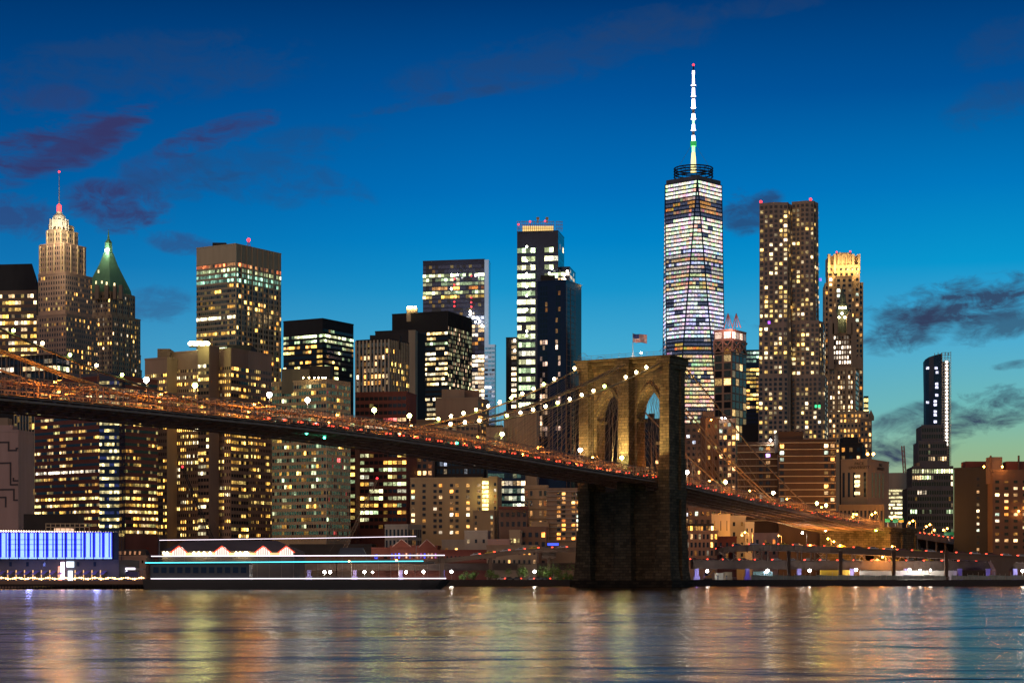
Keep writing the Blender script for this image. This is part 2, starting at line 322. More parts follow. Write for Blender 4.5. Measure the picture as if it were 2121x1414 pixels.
class Bld:
    def __init__(s, name, label, Y, px, cat='building', base=2.5):
        s.Y = Y; s.root = thing(name, label, cat, (PX(px, Y), Y, base)); s.base = base; s.wins = []; s.trim = MB(); s.walls = {}
    def wall(s, m):
        if m not in s.walls: s.walls[m] = MB()
        return s.walls[m]
    def corner(s, l, c, r, Y, a, dr=None):
        a = R(a); C = Vector((PX(c, Y), Y)); dl = Vector((-math.cos(a), math.sin(a))); dd = Vector((math.sin(a), math.cos(a)))
        ul, ur = (l - CX) / F, (r - CX) / F
        Ll = (C.x - ul * C.y) / (math.cos(a) + ul * math.sin(a))
        den = (math.sin(a) - ur * math.cos(a)); Lr = (ur * C.y - C.x) / den if abs(den) > .02 else 20
        if dr: Lr = dr
        Lr = max(8, min(Lr, 70)); Ll = max(.5, Ll)
        return C, dl, dd, Ll, Lr
    def box(s, l, c, r, top, Y=None, a=20, m='brown', L=None, Rr=None, bot=None, vy=1220, dr=None, z0=None, cap=True):
        """a block seen with its corner at column c, one face running to column l and one to column r"""
        Y = Y or s.Y; C, dl, dd, Ll, Lr = s.corner(l, c, r, Y, a, dr); z1 = PZ(top, Y); z0 = s.base if z0 is None else z0
        A, B, D = C + dl * Ll, C + dd * Lr, C + dl * Ll + dd * Lr
        s.wall(m).prism([tuple(A), tuple(C), tuple(B), tuple(D)], z0, z1)
        if cap:                                                       # a parapet round the roof
            for p, q in ((A, C), (C, B)):
                d = (q - p).normalized(); s.wall(m).obox(tuple((p + q) / 2), tuple(d), (q - p).length / 2 + .12, .2, z1 - .4, z1 + .5)
        if L: s.glaze(A, C, z0, z1, L, Y, vy)
        if Rr: s.glaze(C, B, z0, z1, Rr, Y, vy)
        return dict(C=C, dl=dl, dd=dd, Ll=Ll, Lr=Lr, z1=z1, A=A, B=B, D=D)
    def glaze(s, P, Q, z0, z1, fc, Y, vy=1220, disp=None):
        d = (Q - P); ln = d.length; d = d / ln; n = Vector((d.y, -d.x))
        if n.dot(-P) < 0: n = -n
        zt = z1 - (fc.top if fc.top is not None else 1.2)
        if fc.y0 is not None: zt = PZ(fc.y0, Y)
        zb = max(z0 + 1.5, PZ(vy, Y))
        nz = max(1, int((zt - zb) / fc.fh)); nx = max(1, int(round(ln / fc.bay))); bay = ln / nx
        w, h = bay * fc.wx, fc.fh * fc.wz; ang = math.atan2(d.y, d.x)
        if n.dot(Vector((math.sin(ang), -math.cos(ang)))) < 0: ang += math.pi
        r = rnd
        for j in range(nz):
            zc = zt - (j + .5) * fc.fh; py = HY - (zc - CZ) * F / Y
            p, pal, g = fc.p, fc.pal, fc.g; fixed = False
            for y0, y1, pp, ppal, gg in fc.rows:
                if y0 <= py < y1: p, pal, g = pp, ppal, gg; fixed = True
            p = min(.97, p * 1.2)
            if not fixed and fc.rv: p = p * (1 - fc.rv) + fc.rv * (.92 if r.random() < p else .03)
            st = None
            for i in range(nx):
                if i % fc.grp == 0: st = (r.random() < p, r.choice(pal), math.exp(r.gauss(0, .35)))
                pc = p
                if fc.cols is not None and fc.cols[i % len(fc.cols)] == '.': continue
                on = st[0] and r.random() < .93
                if on:
                    k = g * st[2] * math.exp(r.gauss(-.42, .7)); k = (.10, .26, .50, .82, 1.25, 1.8, 2.5)[min(6, int(k * 3.4))]
                    col = tuple(round(c * k, 3) for c in st[1])
                else:
                    col = fc.dim if (fc.dim and r.random() < .75) else (0, 0, 0)
                    if r.random() < .10: col = tuple(round(.10 * c, 3) for c in r.choice(pal))
                q = P + d * ((i + .5) * bay) + n * (.1 + (disp(i + .5, zc, bay) if disp else 0))
                s.wins.append((on, Vector((q.x, q.y, zc)), w, h, ang, col))
        if fc.fin:
            wd, dp, every = fc.fin
            for i in range(0, nx + 1, every):
                q = P + d * (i * bay) + n * (dp / 2); s.trim.obox((q.x, q.y), (d.x, d.y), wd / 2, dp / 2 + .05, zb, z1 - .2)
        if fc.band:
            hh, dp = fc.band; mid = (P + Q) / 2 + n * (dp / 2)
            for j in range(nz + 1):
                z = zt - j * fc.fh; s.trim.obox((mid.x, mid.y), (d.x, d.y), ln / 2 + .05, dp / 2 + .04, z - hh / 2, z + hh / 2)
    def rbox(s, l, r, top, bot, dY=8, depth=10, m='dark', a=0):
        Y = s.Y + dY; x0, x1 = PX(l, Y), PX(r, Y); s.wall(m).prism([(x0, Y), (x1, Y), (x1, Y + depth), (x0, Y + depth)], PZ(bot, Y) - 6, PZ(top, Y)); return s
    def beacon(s, px, py, dY=0, r=.9, m=None, name='beacon'):
        Y = s.Y + dY; b = MB(); z = PZ(py, Y); b.ball((PX(px, Y), Y, z), r); b.build(name, m or RED_L, s.root)
        MB().bar((PX(px, Y), Y, z - r), (PX(px, Y), Y, z - r - 5), .18).build('beacon_post', M['pole'], s.root); return s
    def done(s, trim=None, ind=100):
        first = True
        for m, b in s.walls.items():
            b.build('wall', M[m], s.root)
        if s.trim.v: s.trim.build('facade_ribs', M[trim or 'grey'], s.root)
        if s.wins:
            lit = [w for w in s.wins if w[0]]; rnd.shuffle(lit); ids = lit[:ind]
            if len(ids) < ind:
                off = [w for w in s.wins if not w[0]]; rnd.shuffle(off); ids += off[:ind - len(ids)]
            chosen = set(map(id, ids)); base = Vector(s.root.location); f = MB()
            for w in s.wins:
                on, q, ww, hh, ang, col = w
                if id(w) in chosen:
                    o = bpy.data.objects.new('window', wmesh(ww, hh, col)); COL.objects.link(o); o.parent = s.root; o.location = q - base; o.rotation_euler = (0, 0, ang)
                else:
                    u = Vector((math.cos(ang), math.sin(ang), 0)) * ww / 2; v = Vector((0, 0, hh / 2)); f.quad(q - u - v, q + u - v, q + u + v, q - u + v, 0, col)
            if f.v: tag(f.build('window', WIN, s.root), kind='stuff')
        return s.root

# ------------------------------------------------------------------ the bridge
TH = R(32); BD = 760.0; BX = (1284 - CX) / F * BD; sT, cT = math.sin(TH), math.cos(TH)
def BP(t, o, z): return Vector((BX - t * sT + o * cT, BD - t * cT - o * sT, z))      # t metres from the tower's river face towards the viewer's bank, o metres across
def BS(px, py, o):
    u = (px - CX) / F; t = (BX + o * cT - u * BD + u * o * sT) / (sT - u * cT); Y = BD - t * cT - o * sT
    return t, CZ + (HY - py) * Y / F
ON, OF = 16.0, -13.0
def curve(kn):
    kn = sorted(kn)
    def f(t):
        if t <= kn[0][0]: i = 0
        elif t >= kn[-1][0]: i = len(kn) - 2
        else: i = max(k for k in range(len(kn) - 1) if kn[k][0] <= t)
        (x0, y0), (x1, y1) = kn[i], kn[i + 1]
        m = lambda k: ((kn[min(k + 1, len(kn) - 1)][1] - kn[max(k - 1, 0)][1]) / (kn[min(k + 1, len(kn) - 1)][0] - kn[max(k - 1, 0)][0]))
        h = x1 - x0; q = (t - x0) / h
        if q < 0 or q > 1: return (y0 + (t - x0) * m(i)) if q < 0 else (y1 + (t - x1) * m(i + 1))
        a, b = m(i) * h, m(i + 1) * h
        return (2 * q ** 3 - 3 * q * q + 1) * y0 + (q ** 3 - 2 * q * q + q) * a + (3 * q * q - 2 * q ** 3) * y1 + (q ** 3 - q * q) * b
    return f
ZB = curve([BS(a, b, ON) for a, b in ((0, 829), (330, 860), (630, 890), (930, 929), (1230, 979), (1400, 1006), (1550, 1041), (1650, 1062), (1730, 1080), (1818, 1097))] + [(470, 44.5), (-330, 23.0), (-460, 17.5)])
def TLO(t): return ZB(t) + (2.8 if t > 100 else 2.0 + .8 * max(0, t) / 100)
def THI(t): return ZB(t) + (6.1 if t > 150 else 4.8 + 1.3 * max(0, t) / 150)
T0, T1, TA = 400.0, -238.0, -278.0
bridge = thing('suspension_bridge', 'long granite and steel suspension bridge with lamp-lit cables crossing the river', 'bridge', (BX, BD, 0))
def frange(a, b, s):
    x = a
    while (x <= b if s > 0 else x >= b): yield x; x += s
TS = list(frange(T0, T1, -8.0)) + [T1]
# road deck: slab and floor beams
mb = MB()
for a, b in zip(TS, TS[1:]):
    P = [BP(a, ON, ZB(a) + .9), BP(a, OF, ZB(a) + .9), BP(b, OF, ZB(b) + .9), BP(b, ON, ZB(b) + .9)]; U = Vector((0, 0, .6))
    mb.quad(*P); mb.quad(P[0] + U, P[3] + U, P[2] + U, P[1] + U)
mb.build('road_deck', M['girder'], bridge)
mb = MB()
for t in frange(T0, T1, -4.8): mb.bar(BP(t, OF, ZB(t) + .45), BP(t, ON, ZB(t) + .45), .42)
for o in (-7, -2, 5, 10):
    for a, b in zip(TS, TS[1:]): mb.bar(BP(a, o, ZB(a) + .3), BP(b, o, ZB(b) + .3), .35)
mb.build('floor_beam_grid', M['girder'], bridge)
for o in (ON, OF):
    mb = MB(); k = .35 if o > 0 else -.35
    for a, b in zip(TS, TS[1:]):
        for z, r in ((.2, .34), (1.05, .2)): mb.bar(BP(a, o + k, ZB(a) + z), BP(b, o + k, ZB(b) + z), r)
    mb.build('edge_girder', M['girder'], bridge)
    mb = MB()
    for t in frange(T0, T1, -7.2):
        if o > 0 and mb.v: mb.build('bracket', M['iron'], bridge); mb = MB()
        k2 = 1.1 if o > 0 else -1.1
        for z in (1.25, 2.3): mb.bar(BP(t, o, ZB(t) + z), BP(t, o + k2, ZB(t) + z), .14)
        mb.bar(BP(t, o + k2, ZB(t) + 1.1), BP(t, o + k2, ZB(t) + 2.4), .14)
    ob_ = mb.build('bracket', M['iron'], bridge)
    if o < 0: tag(ob_, kind='stuff')
# four stiffening trusses, posts and crossed diagonals
PITCH = 2.4
def truss(o, full, name='stiffening_truss'):
    mb = MB(); ts = list(frange(T0, T1, -PITCH))
    for i, t in enumerate(ts):
        lo, hi = BP(t, o, TLO(t) - 1.2), BP(t, o, THI(t))
        if full or i % 3 == 0: mb.bar(lo, hi, .18 if full else .13)
        if i + 1 < len(ts):
            b = ts[i + 1]
            for z0, z1 in ((TLO(t), TLO(b)), (THI(t), THI(b))): mb.bar(BP(t, o, z0), BP(b, o, z1), .17)
            mb.bar(BP(t, o, TLO(t) - 1.1), BP(b, o, TLO(b) - 1.1), .10)
        if full and i + 2 < len(ts):
            b = ts[i + 2]; mb.bar(BP(t, o, TLO(t)), BP(b, o, THI(b)), .075, 0, 3); mb.bar(BP(t, o, THI(t)), BP(b, o, TLO(b)), .075, 0, 3)
    return mb.build(name, M['iron'], bridge)
for o in (ON, 5.2, -2.6, OF): truss(o, o == ON)
for oa, ob in ((5.2, ON), (OF, -2.6)):
    mb = MB()
    for t in frange(T0, T1, -PITCH * 5): mb.bar(BP(t, oa, THI(t) - .25), BP(t, ob, THI(t) - .25), .13)
    tag(mb.build('overhead_strut', M['iron'], bridge), kind='stuff')
mb = MB()
for a, b in zip(TS, TS[1:]):
    P = [BP(a, 3.6, THI(a) + .2), BP(a, -1, THI(a) + .2), BP(b, -1, THI(b) + .2), BP(b, 3.6, THI(b) + .2)]; U = Vector((0, 0, .25))
    mb.quad(*P); mb.quad(P[0] + U, P[3] + U, P[2] + U, P[1] + U); mb.quad(P[0], P[3], P[3] + U, P[0] + U)
mb.build('promenade', M['iron'], bridge)
mb = MB()
for o in (3.6, -1):
    for a, b in zip(TS, TS[1:]):
        for z in (1.5,): mb.bar(BP(a, o, THI(a) + z), BP(b, o, THI(b) + z), .05, 0, 3)
    for t in frange(T0, T1, -4.0): mb.bar(BP(t, o, THI(t) + .4), BP(t, o, THI(t) + 1.5), .05, 0, 3)
mb.build('promenade_railing', M['iron'], bridge)
# stone tower
OC = 2.5; TOP = 89.0
def tprism(mb, t0, t1, o0, o1, z0, z1, g0=0.0):
    """block between t0..t1 and o0..o1 (about the tower's middle); g0 flares its foot"""
    lo = [BP(a, OC + b, 0)[:2] for a, b in ((t0 - g0, o0 - g0), (t1 + g0, o0 - g0), (t1 + g0, o1 + g0), (t0 - g0, o1 + g0))]
    hi = [BP(a, OC + b, 0)[:2] for a, b in ((t0, o0), (t1, o0), (t1, o1), (t0, o1))]
    return mb.prism(lo, z0, z1, 0, hi)
tw = MB(); SP, AW0, AW1 = 67.0, 3.4, 14.6
for o0, o1, b0, b1 in ((-AW0, AW0, -2.3, 2.3), (AW1, 19.2, 15.9, 20.0), (-19.2, -AW1, -20.0, -15.9)):
    tprism(tw, -9.8, -3.0, o0, o1, 37, 85.6); [(tprism(tw, u0, u1, b0, b1, 50, 84.2), tprism(tw, u0 - .3, u1 + .5, b0 - .3, b1 + .3, 37, 50)) for u0, u1 in ((-3.4, 1.8), (-11.6, -8.2))]
for sg in (1, -1):
    n = 14; span = AW1 - AW0
    def arch(x): x = min(x, span - x); return SP + math.sqrt(max(0, span ** 2 - (span - x) ** 2)) * 1.06
    for i in range(n):
        xa, xb = span * i / n, span * (i + 1) / n; oa, ob = OC + sg * (AW0 + xa), OC + sg * (AW0 + xb); za, zb = arch(xa), arch(xb)
        for t in (-3.0, -9.8): tw.quad(BP(t, oa, za), BP(t, ob, zb), BP(t, ob, 85.6), BP(t, oa, 85.6))
        tw.quad(BP(-3, oa, za), BP(-9.8, oa, za), BP(-9.8, ob, zb), BP(-3, ob, zb))
        # the raised ring of voussoirs
        for t in (-2.4,): tw.quad(BP(t, oa, za), BP(t, ob, zb), BP(t, ob, zb + 1.9), BP(t, oa, za + 1.9)); tw.quad(BP(t, oa, za + 1.9), BP(t, ob, zb + 1.9), BP(-3, ob, zb + 1.9), BP(-3, oa, za + 1.9)); tw.quad(BP(-3, oa, za), BP(t, oa, za), BP(t, ob, zb), BP(-3, ob, zb))
    o0, o1 = sorted((sg * AW0, sg * (AW0 + .9)));  tprism(tw, -10.1, -2.7, o0, o1, 64.6, 65.5)
    o0, o1 = sorted((sg * AW1, sg * (AW1 - .9)));  tprism(tw, -10.1, -2.7, o0, o1, 64.6, 65.5)
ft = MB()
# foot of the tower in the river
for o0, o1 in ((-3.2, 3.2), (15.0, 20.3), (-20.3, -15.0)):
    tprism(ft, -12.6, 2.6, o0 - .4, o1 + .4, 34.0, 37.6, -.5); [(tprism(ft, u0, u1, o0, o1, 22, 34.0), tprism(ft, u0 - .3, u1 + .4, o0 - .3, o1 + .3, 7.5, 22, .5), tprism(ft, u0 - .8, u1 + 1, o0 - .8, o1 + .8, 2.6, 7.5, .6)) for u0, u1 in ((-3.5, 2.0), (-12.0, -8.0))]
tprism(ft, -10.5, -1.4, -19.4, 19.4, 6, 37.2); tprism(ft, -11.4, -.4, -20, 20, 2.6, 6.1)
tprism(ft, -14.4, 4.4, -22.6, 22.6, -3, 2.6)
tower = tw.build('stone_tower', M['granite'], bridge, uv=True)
ft.build('tower_foot', M['shaded_granite'], tower, uv=True)
cn = MB()
tprism(cn, -11.2, -1.6, -19.0, 19.0, 84.6, 87.0); tprism(cn, -11.8, .6, -19.6, 19.6, 87.0, 88.2)
for b0, b1 in ((-2.6, 2.6), (15.6, 20.3), (-20.3, -15.6)):
    tprism(cn, -12.2, 2.4, b0, b1, 84.2, 85.9); tprism(cn, -12.8, 3.0, b0 - .5, b1 + .5, 85.9, 88.4)
tprism(cn, -13.4, 3.6, -21.4, 21.4, 88.4, TOP)
cn.build('cornice', M['granite'], tower, uv=True)
rl = MB(); ring = [(2.6, -20), (2.6, 20), (-12.6, 20), (-12.6, -20), (2.6, -20)]
for (a, b), (c, d) in zip(ring, ring[1:]):
    n = int(max(abs(c - a), abs(d - b)) / 3)
    for z in (.8, 1.6): rl.bar(BP(a, OC + b, TOP + z), BP(c, OC + d, TOP + z), .06, 0, 3)
    for i in range(n + 1):
        f = i / n; t, o = a + (c - a) * f, OC + b + (d - b) * f; rl.bar(BP(t, o, TOP), BP(t, o, TOP + 1.7), .06, 0, 3)
for o in (-18, 18):
    for t in (2, -12): rl.tube([BP(t, OC + o + dx * 2.2, TOP + 1.6 + 1.4 * math.sin(math.pi * (dx + 1) / 2)) for dx in (-1, -.6, -.2, .2, .6, 1)], .08, 0, 4)
rl.build('railing', M['pole'], tower)
# main cables, hangers and stays
OFFS = [('near', 13.9, 19.5), ('mid', 2.4, 3.6), ('mid', .6, 1.4), ('far', -12.4, -16.6)]
ZR = curve([(0, 87.2), (-13, 87.2), (-24, 83.6), (-60.9, 68.0), (-82, 58.4), (-117, 45.4), (-132, 40.2), (-161, 32.6), (-197, 28.0), (-232, 26.0)])
def cable_o(o0, o1, t):
    if t >= 0: return o0 + (o1 - o0) * ((t - 208) / 208) ** 2
    return o1 + (o0 - o1) * min(1, max(0, -t - 16) / 200)
def cable_z(t): return 48.5 + 38.7 * ((t - 208) / 208) ** 2 if t >= 0 else ZR(t)
ropes = []
for kind, o0, o1 in OFFS:
    mb = MB(); cc = lambda t: BP(t, cable_o(o0, o1, t), cable_z(t))
    mb.tube([cc(t) for t in frange(410, 0, -6)], .30); mb.tube([cc(t) for t in frange(-13, -234, -5)], .30)
    for t in frange(405, 2, -4.8): mb.tube([cc(t + .3), cc(t - .3)], .40)
    cb = mb.build('main_cable', M['cable'], bridge)
    hg = MB()
    for t in list(frange(405, 6, -6.4)) + list(frange(-24, -160, -6.4)):
        c = cc(t); zl = TLO(t)
        if c.z > zl + .6: hg.bar(c, (c.x, c.y, zl), .055, 0, 3)
    for t in list(frange(10, 118, 7.2)) + list(frange(-26, -112, -7.2)):
        tp = BP(0 if t > 0 else -16, cable_o(o0, o1, 0), 85.5); hg.bar(tp, BP(t, cable_o(o0, o1, t), TLO(t)), .06, 0, 3)
    tag(hg.build('suspender_rope', M['rope'], cb), kind='stuff')
# anchorage of stone, with its arch, and the approach viaduct behind
an = MB()
def ap(t0, t1, o0, o1, z0, z1, mb=None): (mb or an).prism([BP(a, b, 0)[:2] for a, b in ((t0, o0), (t1, o0), (t1, o1), (t0, o1))], z0, z1)
ap(T1 - 4, TA, -19, 2.0, 2.4, 26.0); ap(T1 - 4, TA, 10.4, 17.5, 2.4, 26.0); ap(T1 - 4, TA, 2.0, 10.4, 16.0, 26.0); ap(TA + 3, TA, 2.0, 10.4, 2.4, 16)
for i in range(10):
    xa, xb = 2 + 8.4 * i / 10, 2 + 8.4 * (i + 1) / 10; h = lambda x: 11.6 + 4.2 * math.sqrt(max(0, 1 - ((x - 6.2) / 4.2) ** 2))
    an.quad(BP(T1 - 4, xa, h(xa)), BP(T1 - 4, xb, h(xb)), BP(T1 - 4, xb, 16.2), BP(T1 - 4, xa, 16.2)); an.quad(BP(T1 - 4, xa, h(xa)), BP(T1 - 4, xb, h(xb)), BP(TA + 3, xb, h(xb)), BP(TA + 3, xa, h(xa)))
for a in (T1 - 3.4, -258, TA - .6): ap(a, a - 1.8 if a > -270 else a + 1.8, 17.5, 18.4, 2.4, 25)
ap(T1 - 3.2, TA - .8, -20, 18.6, 26.0, 27.6); ap(T1 - 2.6, TA - 1.4, -20.6, 19.2, 27.6, 28.4)
an.build('anchorage', M['granite'], bridge, uv=True)
vd = MB(); ts = list(frange(TA, -460, -7)) + [-460]
for a, b in zip(ts, ts[1:]):
    for o in (ON, OF):
        vd.quad(BP(a, o, ZB(a) - 1.2), BP(b, o, ZB(b) - 1.2), BP(b, o, ZB(b) + 1.9), BP(a, o, ZB(a) + 1.9)); vd.bar(BP(a, o, ZB(a) + 2.4), BP(b, o, ZB(b) + 2.4), .12)
    vd.quad(BP(a, ON, ZB(a) + 1.4), BP(b, ON, ZB(b) + 1.4), BP(b, OF, ZB(b) + 1.4), BP(a, OF, ZB(a) + 1.4)); vd.quad(BP(a, ON, ZB(a) - 1.2), BP(b, ON, ZB(b) - 1.2), BP(b, OF, ZB(b) - 1.2), BP(a, OF, ZB(a) - 1.2))
vd.build('approach_viaduct', M['girder'], bridge)
vd = MB()
for a in frange(TA - 10, -455, -14):
    for o in (ON - 1, 6, -4, OF + 1): vd.bar(BP(a, o, 2.4), BP(a, o, ZB(a) - 1.2), .5)
    vd.bar(BP(a, OF, 14), BP(a, ON, 14), .4)
vd.build('trestle_lattice', M['iron'], bridge)

# lamps of the bridge
LAMPMESH = {}
def lamp(kind, pos, base, m, r, label, group, power=0, color=(1, .6, .25), arm=None):
    """a lamp on its own post: bulb, post and the light it sheds"""
    t = thing(kind, label, 'lamp', base, group); b = Vector(base); p = Vector(pos) - b
    k = (m.name, round(r, 2))
    if k not in LAMPMESH: LAMPMESH[k] = MB().ball((0, 0, 0), r, 0, 8, 6).mesh('bulb', m)
    o = bpy.data.objects.new('bulb', LAMPMESH[k]); COL.objects.link(o); o.parent = t; o.location = p
    mb = MB()
    if arm: mb.tube([(0, 0, 0), (0, 0, p.z * .82), (p.x * .35, p.y * .35, p.z + r * .9), (p.x, p.y, p.z + r * 1.05)], .10)
    else: mb.bar((0, 0, -.3), (p.x, p.y, p.z - r * .8), .07)
    po = bpy.data.objects.new('post', mb.mesh('post', M['pole'])); COL.objects.link(po); po.parent = t
    if power: plight('lamp_light', (b.x + p.x, b.y + p.y, b.z + p.z - r - .25), power, color, t, .3)
    return t
def solve_cable(px, o0, o1, lo, hi):
    for _ in range(40):
        m = (lo + hi) / 2; p = BP(m, cable_o(o0, o1, m), 0)
        if CX + F * p.x / p.y < px: hi = m
        else: lo = m
    return (lo + hi) / 2
def cable_lamps(pxs, oi, lo, hi, where, mats):
    o0, o1 = OFFS[oi][1:]
    for i, px in enumerate(pxs):
        t = solve_cable(px, o0, o1, lo, hi); p = BP(t, cable_o(o0, o1, t), cable_z(t))
        lamp('cable_lamp', p + Vector((0, 0, 1.15)), p, mats[i % len(mats)], .54, f'{ORD[i]} glowing bulb from the stone tower on the {where}', f'bulbs along the {where}', 0)
cable_lamps([1339, 1318, 1296, 1252, 1229, 1205, 1180, 1155, 1130, 1104, 1078, 1050, 993, 963, 933], 0, 0, 208, 'lowest-hanging outer cable over the river', [WARM_L, WARM_L, WARM_L, LIME_L])
cable_lamps([1190, 1148, 1126, 1105, 1082, 1059, 1035, 1011, 986, 960, 934, 908], 3, 0, 208, 'upper outer cable over the river', [WARM_L, WARM_L, LIME_L])
cable_lamps([1438, 1455, 1471, 1487, 1503, 1518, 1534, 1548, 1563, 1578, 1592, 1606, 1621, 1633, 1648], 0, -16, -234, 'outer cable descending to the city shore', [LIME_L, WARM_L])
cable_lamps([1426, 1442, 1459, 1475], 3, -16, -234, 'short lit cable just beyond the tower', [WARM_L])
o0, o1 = OFFS[0][1:]
for i, px in enumerate([253, 200, 145, 88, 28]):
    t = solve_cable(px, o0, o1, 208, 400); p = BP(t, cable_o(o0, o1, t), cable_z(t))
    lamp('cable_lamp', p + Vector((0, 0, 1.15)), p, [LIME_L, WARM_L][i % 2], .42, f'{ORD[i]} bulb up the thick cable rising beside the spired tower', 'bulbs on the cable rising off the frame', 0)
for i, (px, m) in enumerate([(303, WHITE_L), (404, LIME_L), (558, WHITE_L), (637, WHITE_L), (775, LIME_L), (848, LIME_L), (1040, LIME_L), (1202, WHITE_L), (1288, LIME_L), (1423, WHITE_L), (1503, LIME_L), (1602, WARM_L), (1692, LIME_L), (1711, LIME_L)]):
    u = (px - CX) / F; o = 4.0; t = (BX + o * cT - u * BD + u * o * sT) / (sT - u * cT); z = THI(t)
    lamp('promenade_lamp', BP(t, o, z + 4.6), BP(t, o, z + .3), m, .74, f'bright promenade lamp above the truss, {ORD[i]} from the river end', 'promenade lamps on the bridge', 3200 if 1250 < px < 1450 else 1400, (.95, .9, .45) if m is not WHITE_L else (1, .9, .75))
i = 0
for t in frange(352, -228, -19.5):
    if -18 < t < 4: continue
    o = (10.5, -7.8)[i % 2]; s = (1, -1)[i % 2]; z = ZB(t) + 1.5
    lamp('roadway_lamp', BP(t, o, z + 5.0), BP(t, o + s * 3.2, z), ORANGE_L, .38, f'orange sodium lamp over the bridge roadway, {ORD[i]} from the river end', 'sodium lamps over the bridge roadway', 8500, (1, .32, .04), True); i += 1
for k, (px, py) in enumerate(((635, 897), (672, 906), (946, 917))):
    o = ON if k == 2 else 8; t, z = BS(px, py, o); p = BP(t, o, z); z0 = ZB(t) + .2
    lamp('navigation_light', p, (p.x, p.y, max(z0, z + 1)) , GREEN_L, .38, ['green navigation light hung farthest out under the bridge deck', 'green navigation light under the bridge deck above the glass office', 'green signal light at the edge of the bridge road'][k], None, 0)
# floodlights at the foot of the tower's river face
for k, (t, o, w, ax, az) in enumerate(((11, 9.5, 60000, OC + 17.5, 66), (11, 1.5, 66000, OC, 66), (10, -9, 48000, OC - 17, 66))):
    p = BP(t, o, THI(t) + 1.2); th_ = thing('floodlight', ['floodlight on the bridge truss washing the tower pier by the open arch', 'floodlight on the bridge truss washing the middle pier', 'floodlight on the bridge truss washing the far pier'][k], 'floodlight', p, 'tower floodlights')
    MB().bar((0, 0, -1.2), (0, 0, 0), .12).bar((0, 0, 0), (-.35 * sT * -1, .35 * cT, .3), (.22, .36), 0, 8).build('housing', M['pole'], th_).location = (0, 0, 0)
    plight('beam', p + Vector((.5 * sT, .5 * cT, .4)), w, (1, .76, .30), th_, .3, 'SPOT', R(80), BP(0, ax, az))

# cars in the near-side lanes of the bridge
def car_proto(name, label, paint):
    t = thing(name, label, 'car')
    mb = MB(); P = [(-2.2, .35), (2.25, .35), (2.3, .85), (1.2, 1.0), (.6, 1.45), (-1.3, 1.45), (-2.0, 1.0), (-2.25, .9)]; w = .86
    n = len(P); mb.face([(x, -w, z) for x, z in P]); mb.face([(x, w, z) for x, z in reversed(P)])
    for i in range(n): a, b = P[i], P[(i + 1) % n]; mb.quad((a[0], -w, a[1]), (a[0], w, a[1]), (b[0], w, b[1]), (b[0], -w, b[1]))
    mb.build('body', paint, t)
    for s in (-1, 1):
        MB().prism([(-2.36, s * .66 - .24), (-1.75, s * .66 - .24), (-1.75, s * .66 + .24), (-2.36, s * .66 + .24)], .62, 1.02).build('tail_light', TAIL_L, t)
        MB().quad((-1.2, s * .87, 1.02), (.7, s * .87, 1.02), (.45, s * .87, 1.38), (-1.15, s * .87, 1.38)).build('side_window', WIN, t)
        for x in (-1.4, 1.4):
            wl = MB(); wl.bar((x, s * .70, .34), (x, s * .90, .34), .34, 0, 10); wl.build('wheel', M['black'], t)
    return t
CARP = [mat('car_paint', c, .3, .2, var=0) for c in ((.05, .05, .06), (.4, .4, .42), (.12, .02, .02), (.5, .38, .03))]
def copy_thing(o, loc, rz, label):
    c = o.copy(); COL.objects.link(c); c.location = loc; c.rotation_euler = rz; c['label'] = label
    for ch in o.children:
        d = ch.copy(); COL.objects.link(d); d.parent = c
    return c
protos = [car_proto('car', 'car', p) for p in CARP]; used = [False] * 4
def place_car(loc, rot, label, group):
    k = rnd.choice((0, 0, 1, 1, 2, 3))
    if used[k]: c = copy_thing(protos[k], loc, rot, label)
    else: c = protos[k]; used[k] = True; c.location = loc; c.rotation_euler = rot; c['label'] = label
    c['group'] = group; return c
CNAME = ['dark', 'silver', 'maroon', 'yellow']
i = 0
for t in frange(232, -226, -7.4):
    if i % 9 == 7: i += 1; continue
    tt = t + rnd.uniform(-.9, .9); sl = (ZB(tt - 3) - ZB(tt + 3)) / 6
    n_ = sum(1 for c in COL.objects if c.get('group') == 'cars on the bridge roadway')
    place_car(BP(tt, ON - 2.0, ZB(tt) + 1.53), (0, -math.atan(sl), math.pi / 2 - TH), f'car with red tail lights on the bridge roadway, number {n_ + 1} from the river end', 'cars on the bridge roadway'); i += 1
for k, t in enumerate(frange(-286, -392, -7)):
    sl = (ZB(t - 3) - ZB(t + 3)) / 6
    place_car(BP(t, ON - 1.2, ZB(t) + 1.43), (0, -math.atan(sl), math.pi / 2 - TH), f'{ORD[k]} car with red tail lights past the stone anchorage', 'cars on the approach viaduct')

# flag on the tower
p = BP(-6, OC, TOP); PXF = lambda px: px
fp = thing('flagpole', 'white flagpole standing on the stone bridge tower', 'flagpole', p)
MB().bar(p, p + Vector((0, 0, 10.6)), (.2, .1), 0, 8).build('pole', M['white'], fp)
mb = MB()
for a in range(5):
    q = BP(-6, OC - 4 + 2 * a, TOP); mb.bar(q, p + Vector((0, 0, 1.9)), .07, 0, 3); mb.bar(q, q + Vector((0, 0, 1.2)), .07, 0, 3)
mb.bar(BP(-6, OC - 5, TOP + .9), BP(-6, OC + 5, TOP + .9), .07, 0, 3); mb.build('base_lattice', M['white'], fp)
plight('pole_light', p + Vector((0, -2.5, 1.5)), 900, (1, .9, .8), fp, .3)
FM = [mat('flag_red', (.45, .03, .04), .8, var=0), mat('flag_white', (.8, .78, .75), .8, var=0), mat('flag_blue', (.03, .05, .22), .8, var=0)]
mb = MB(); nx_, nz_ = 14, 13
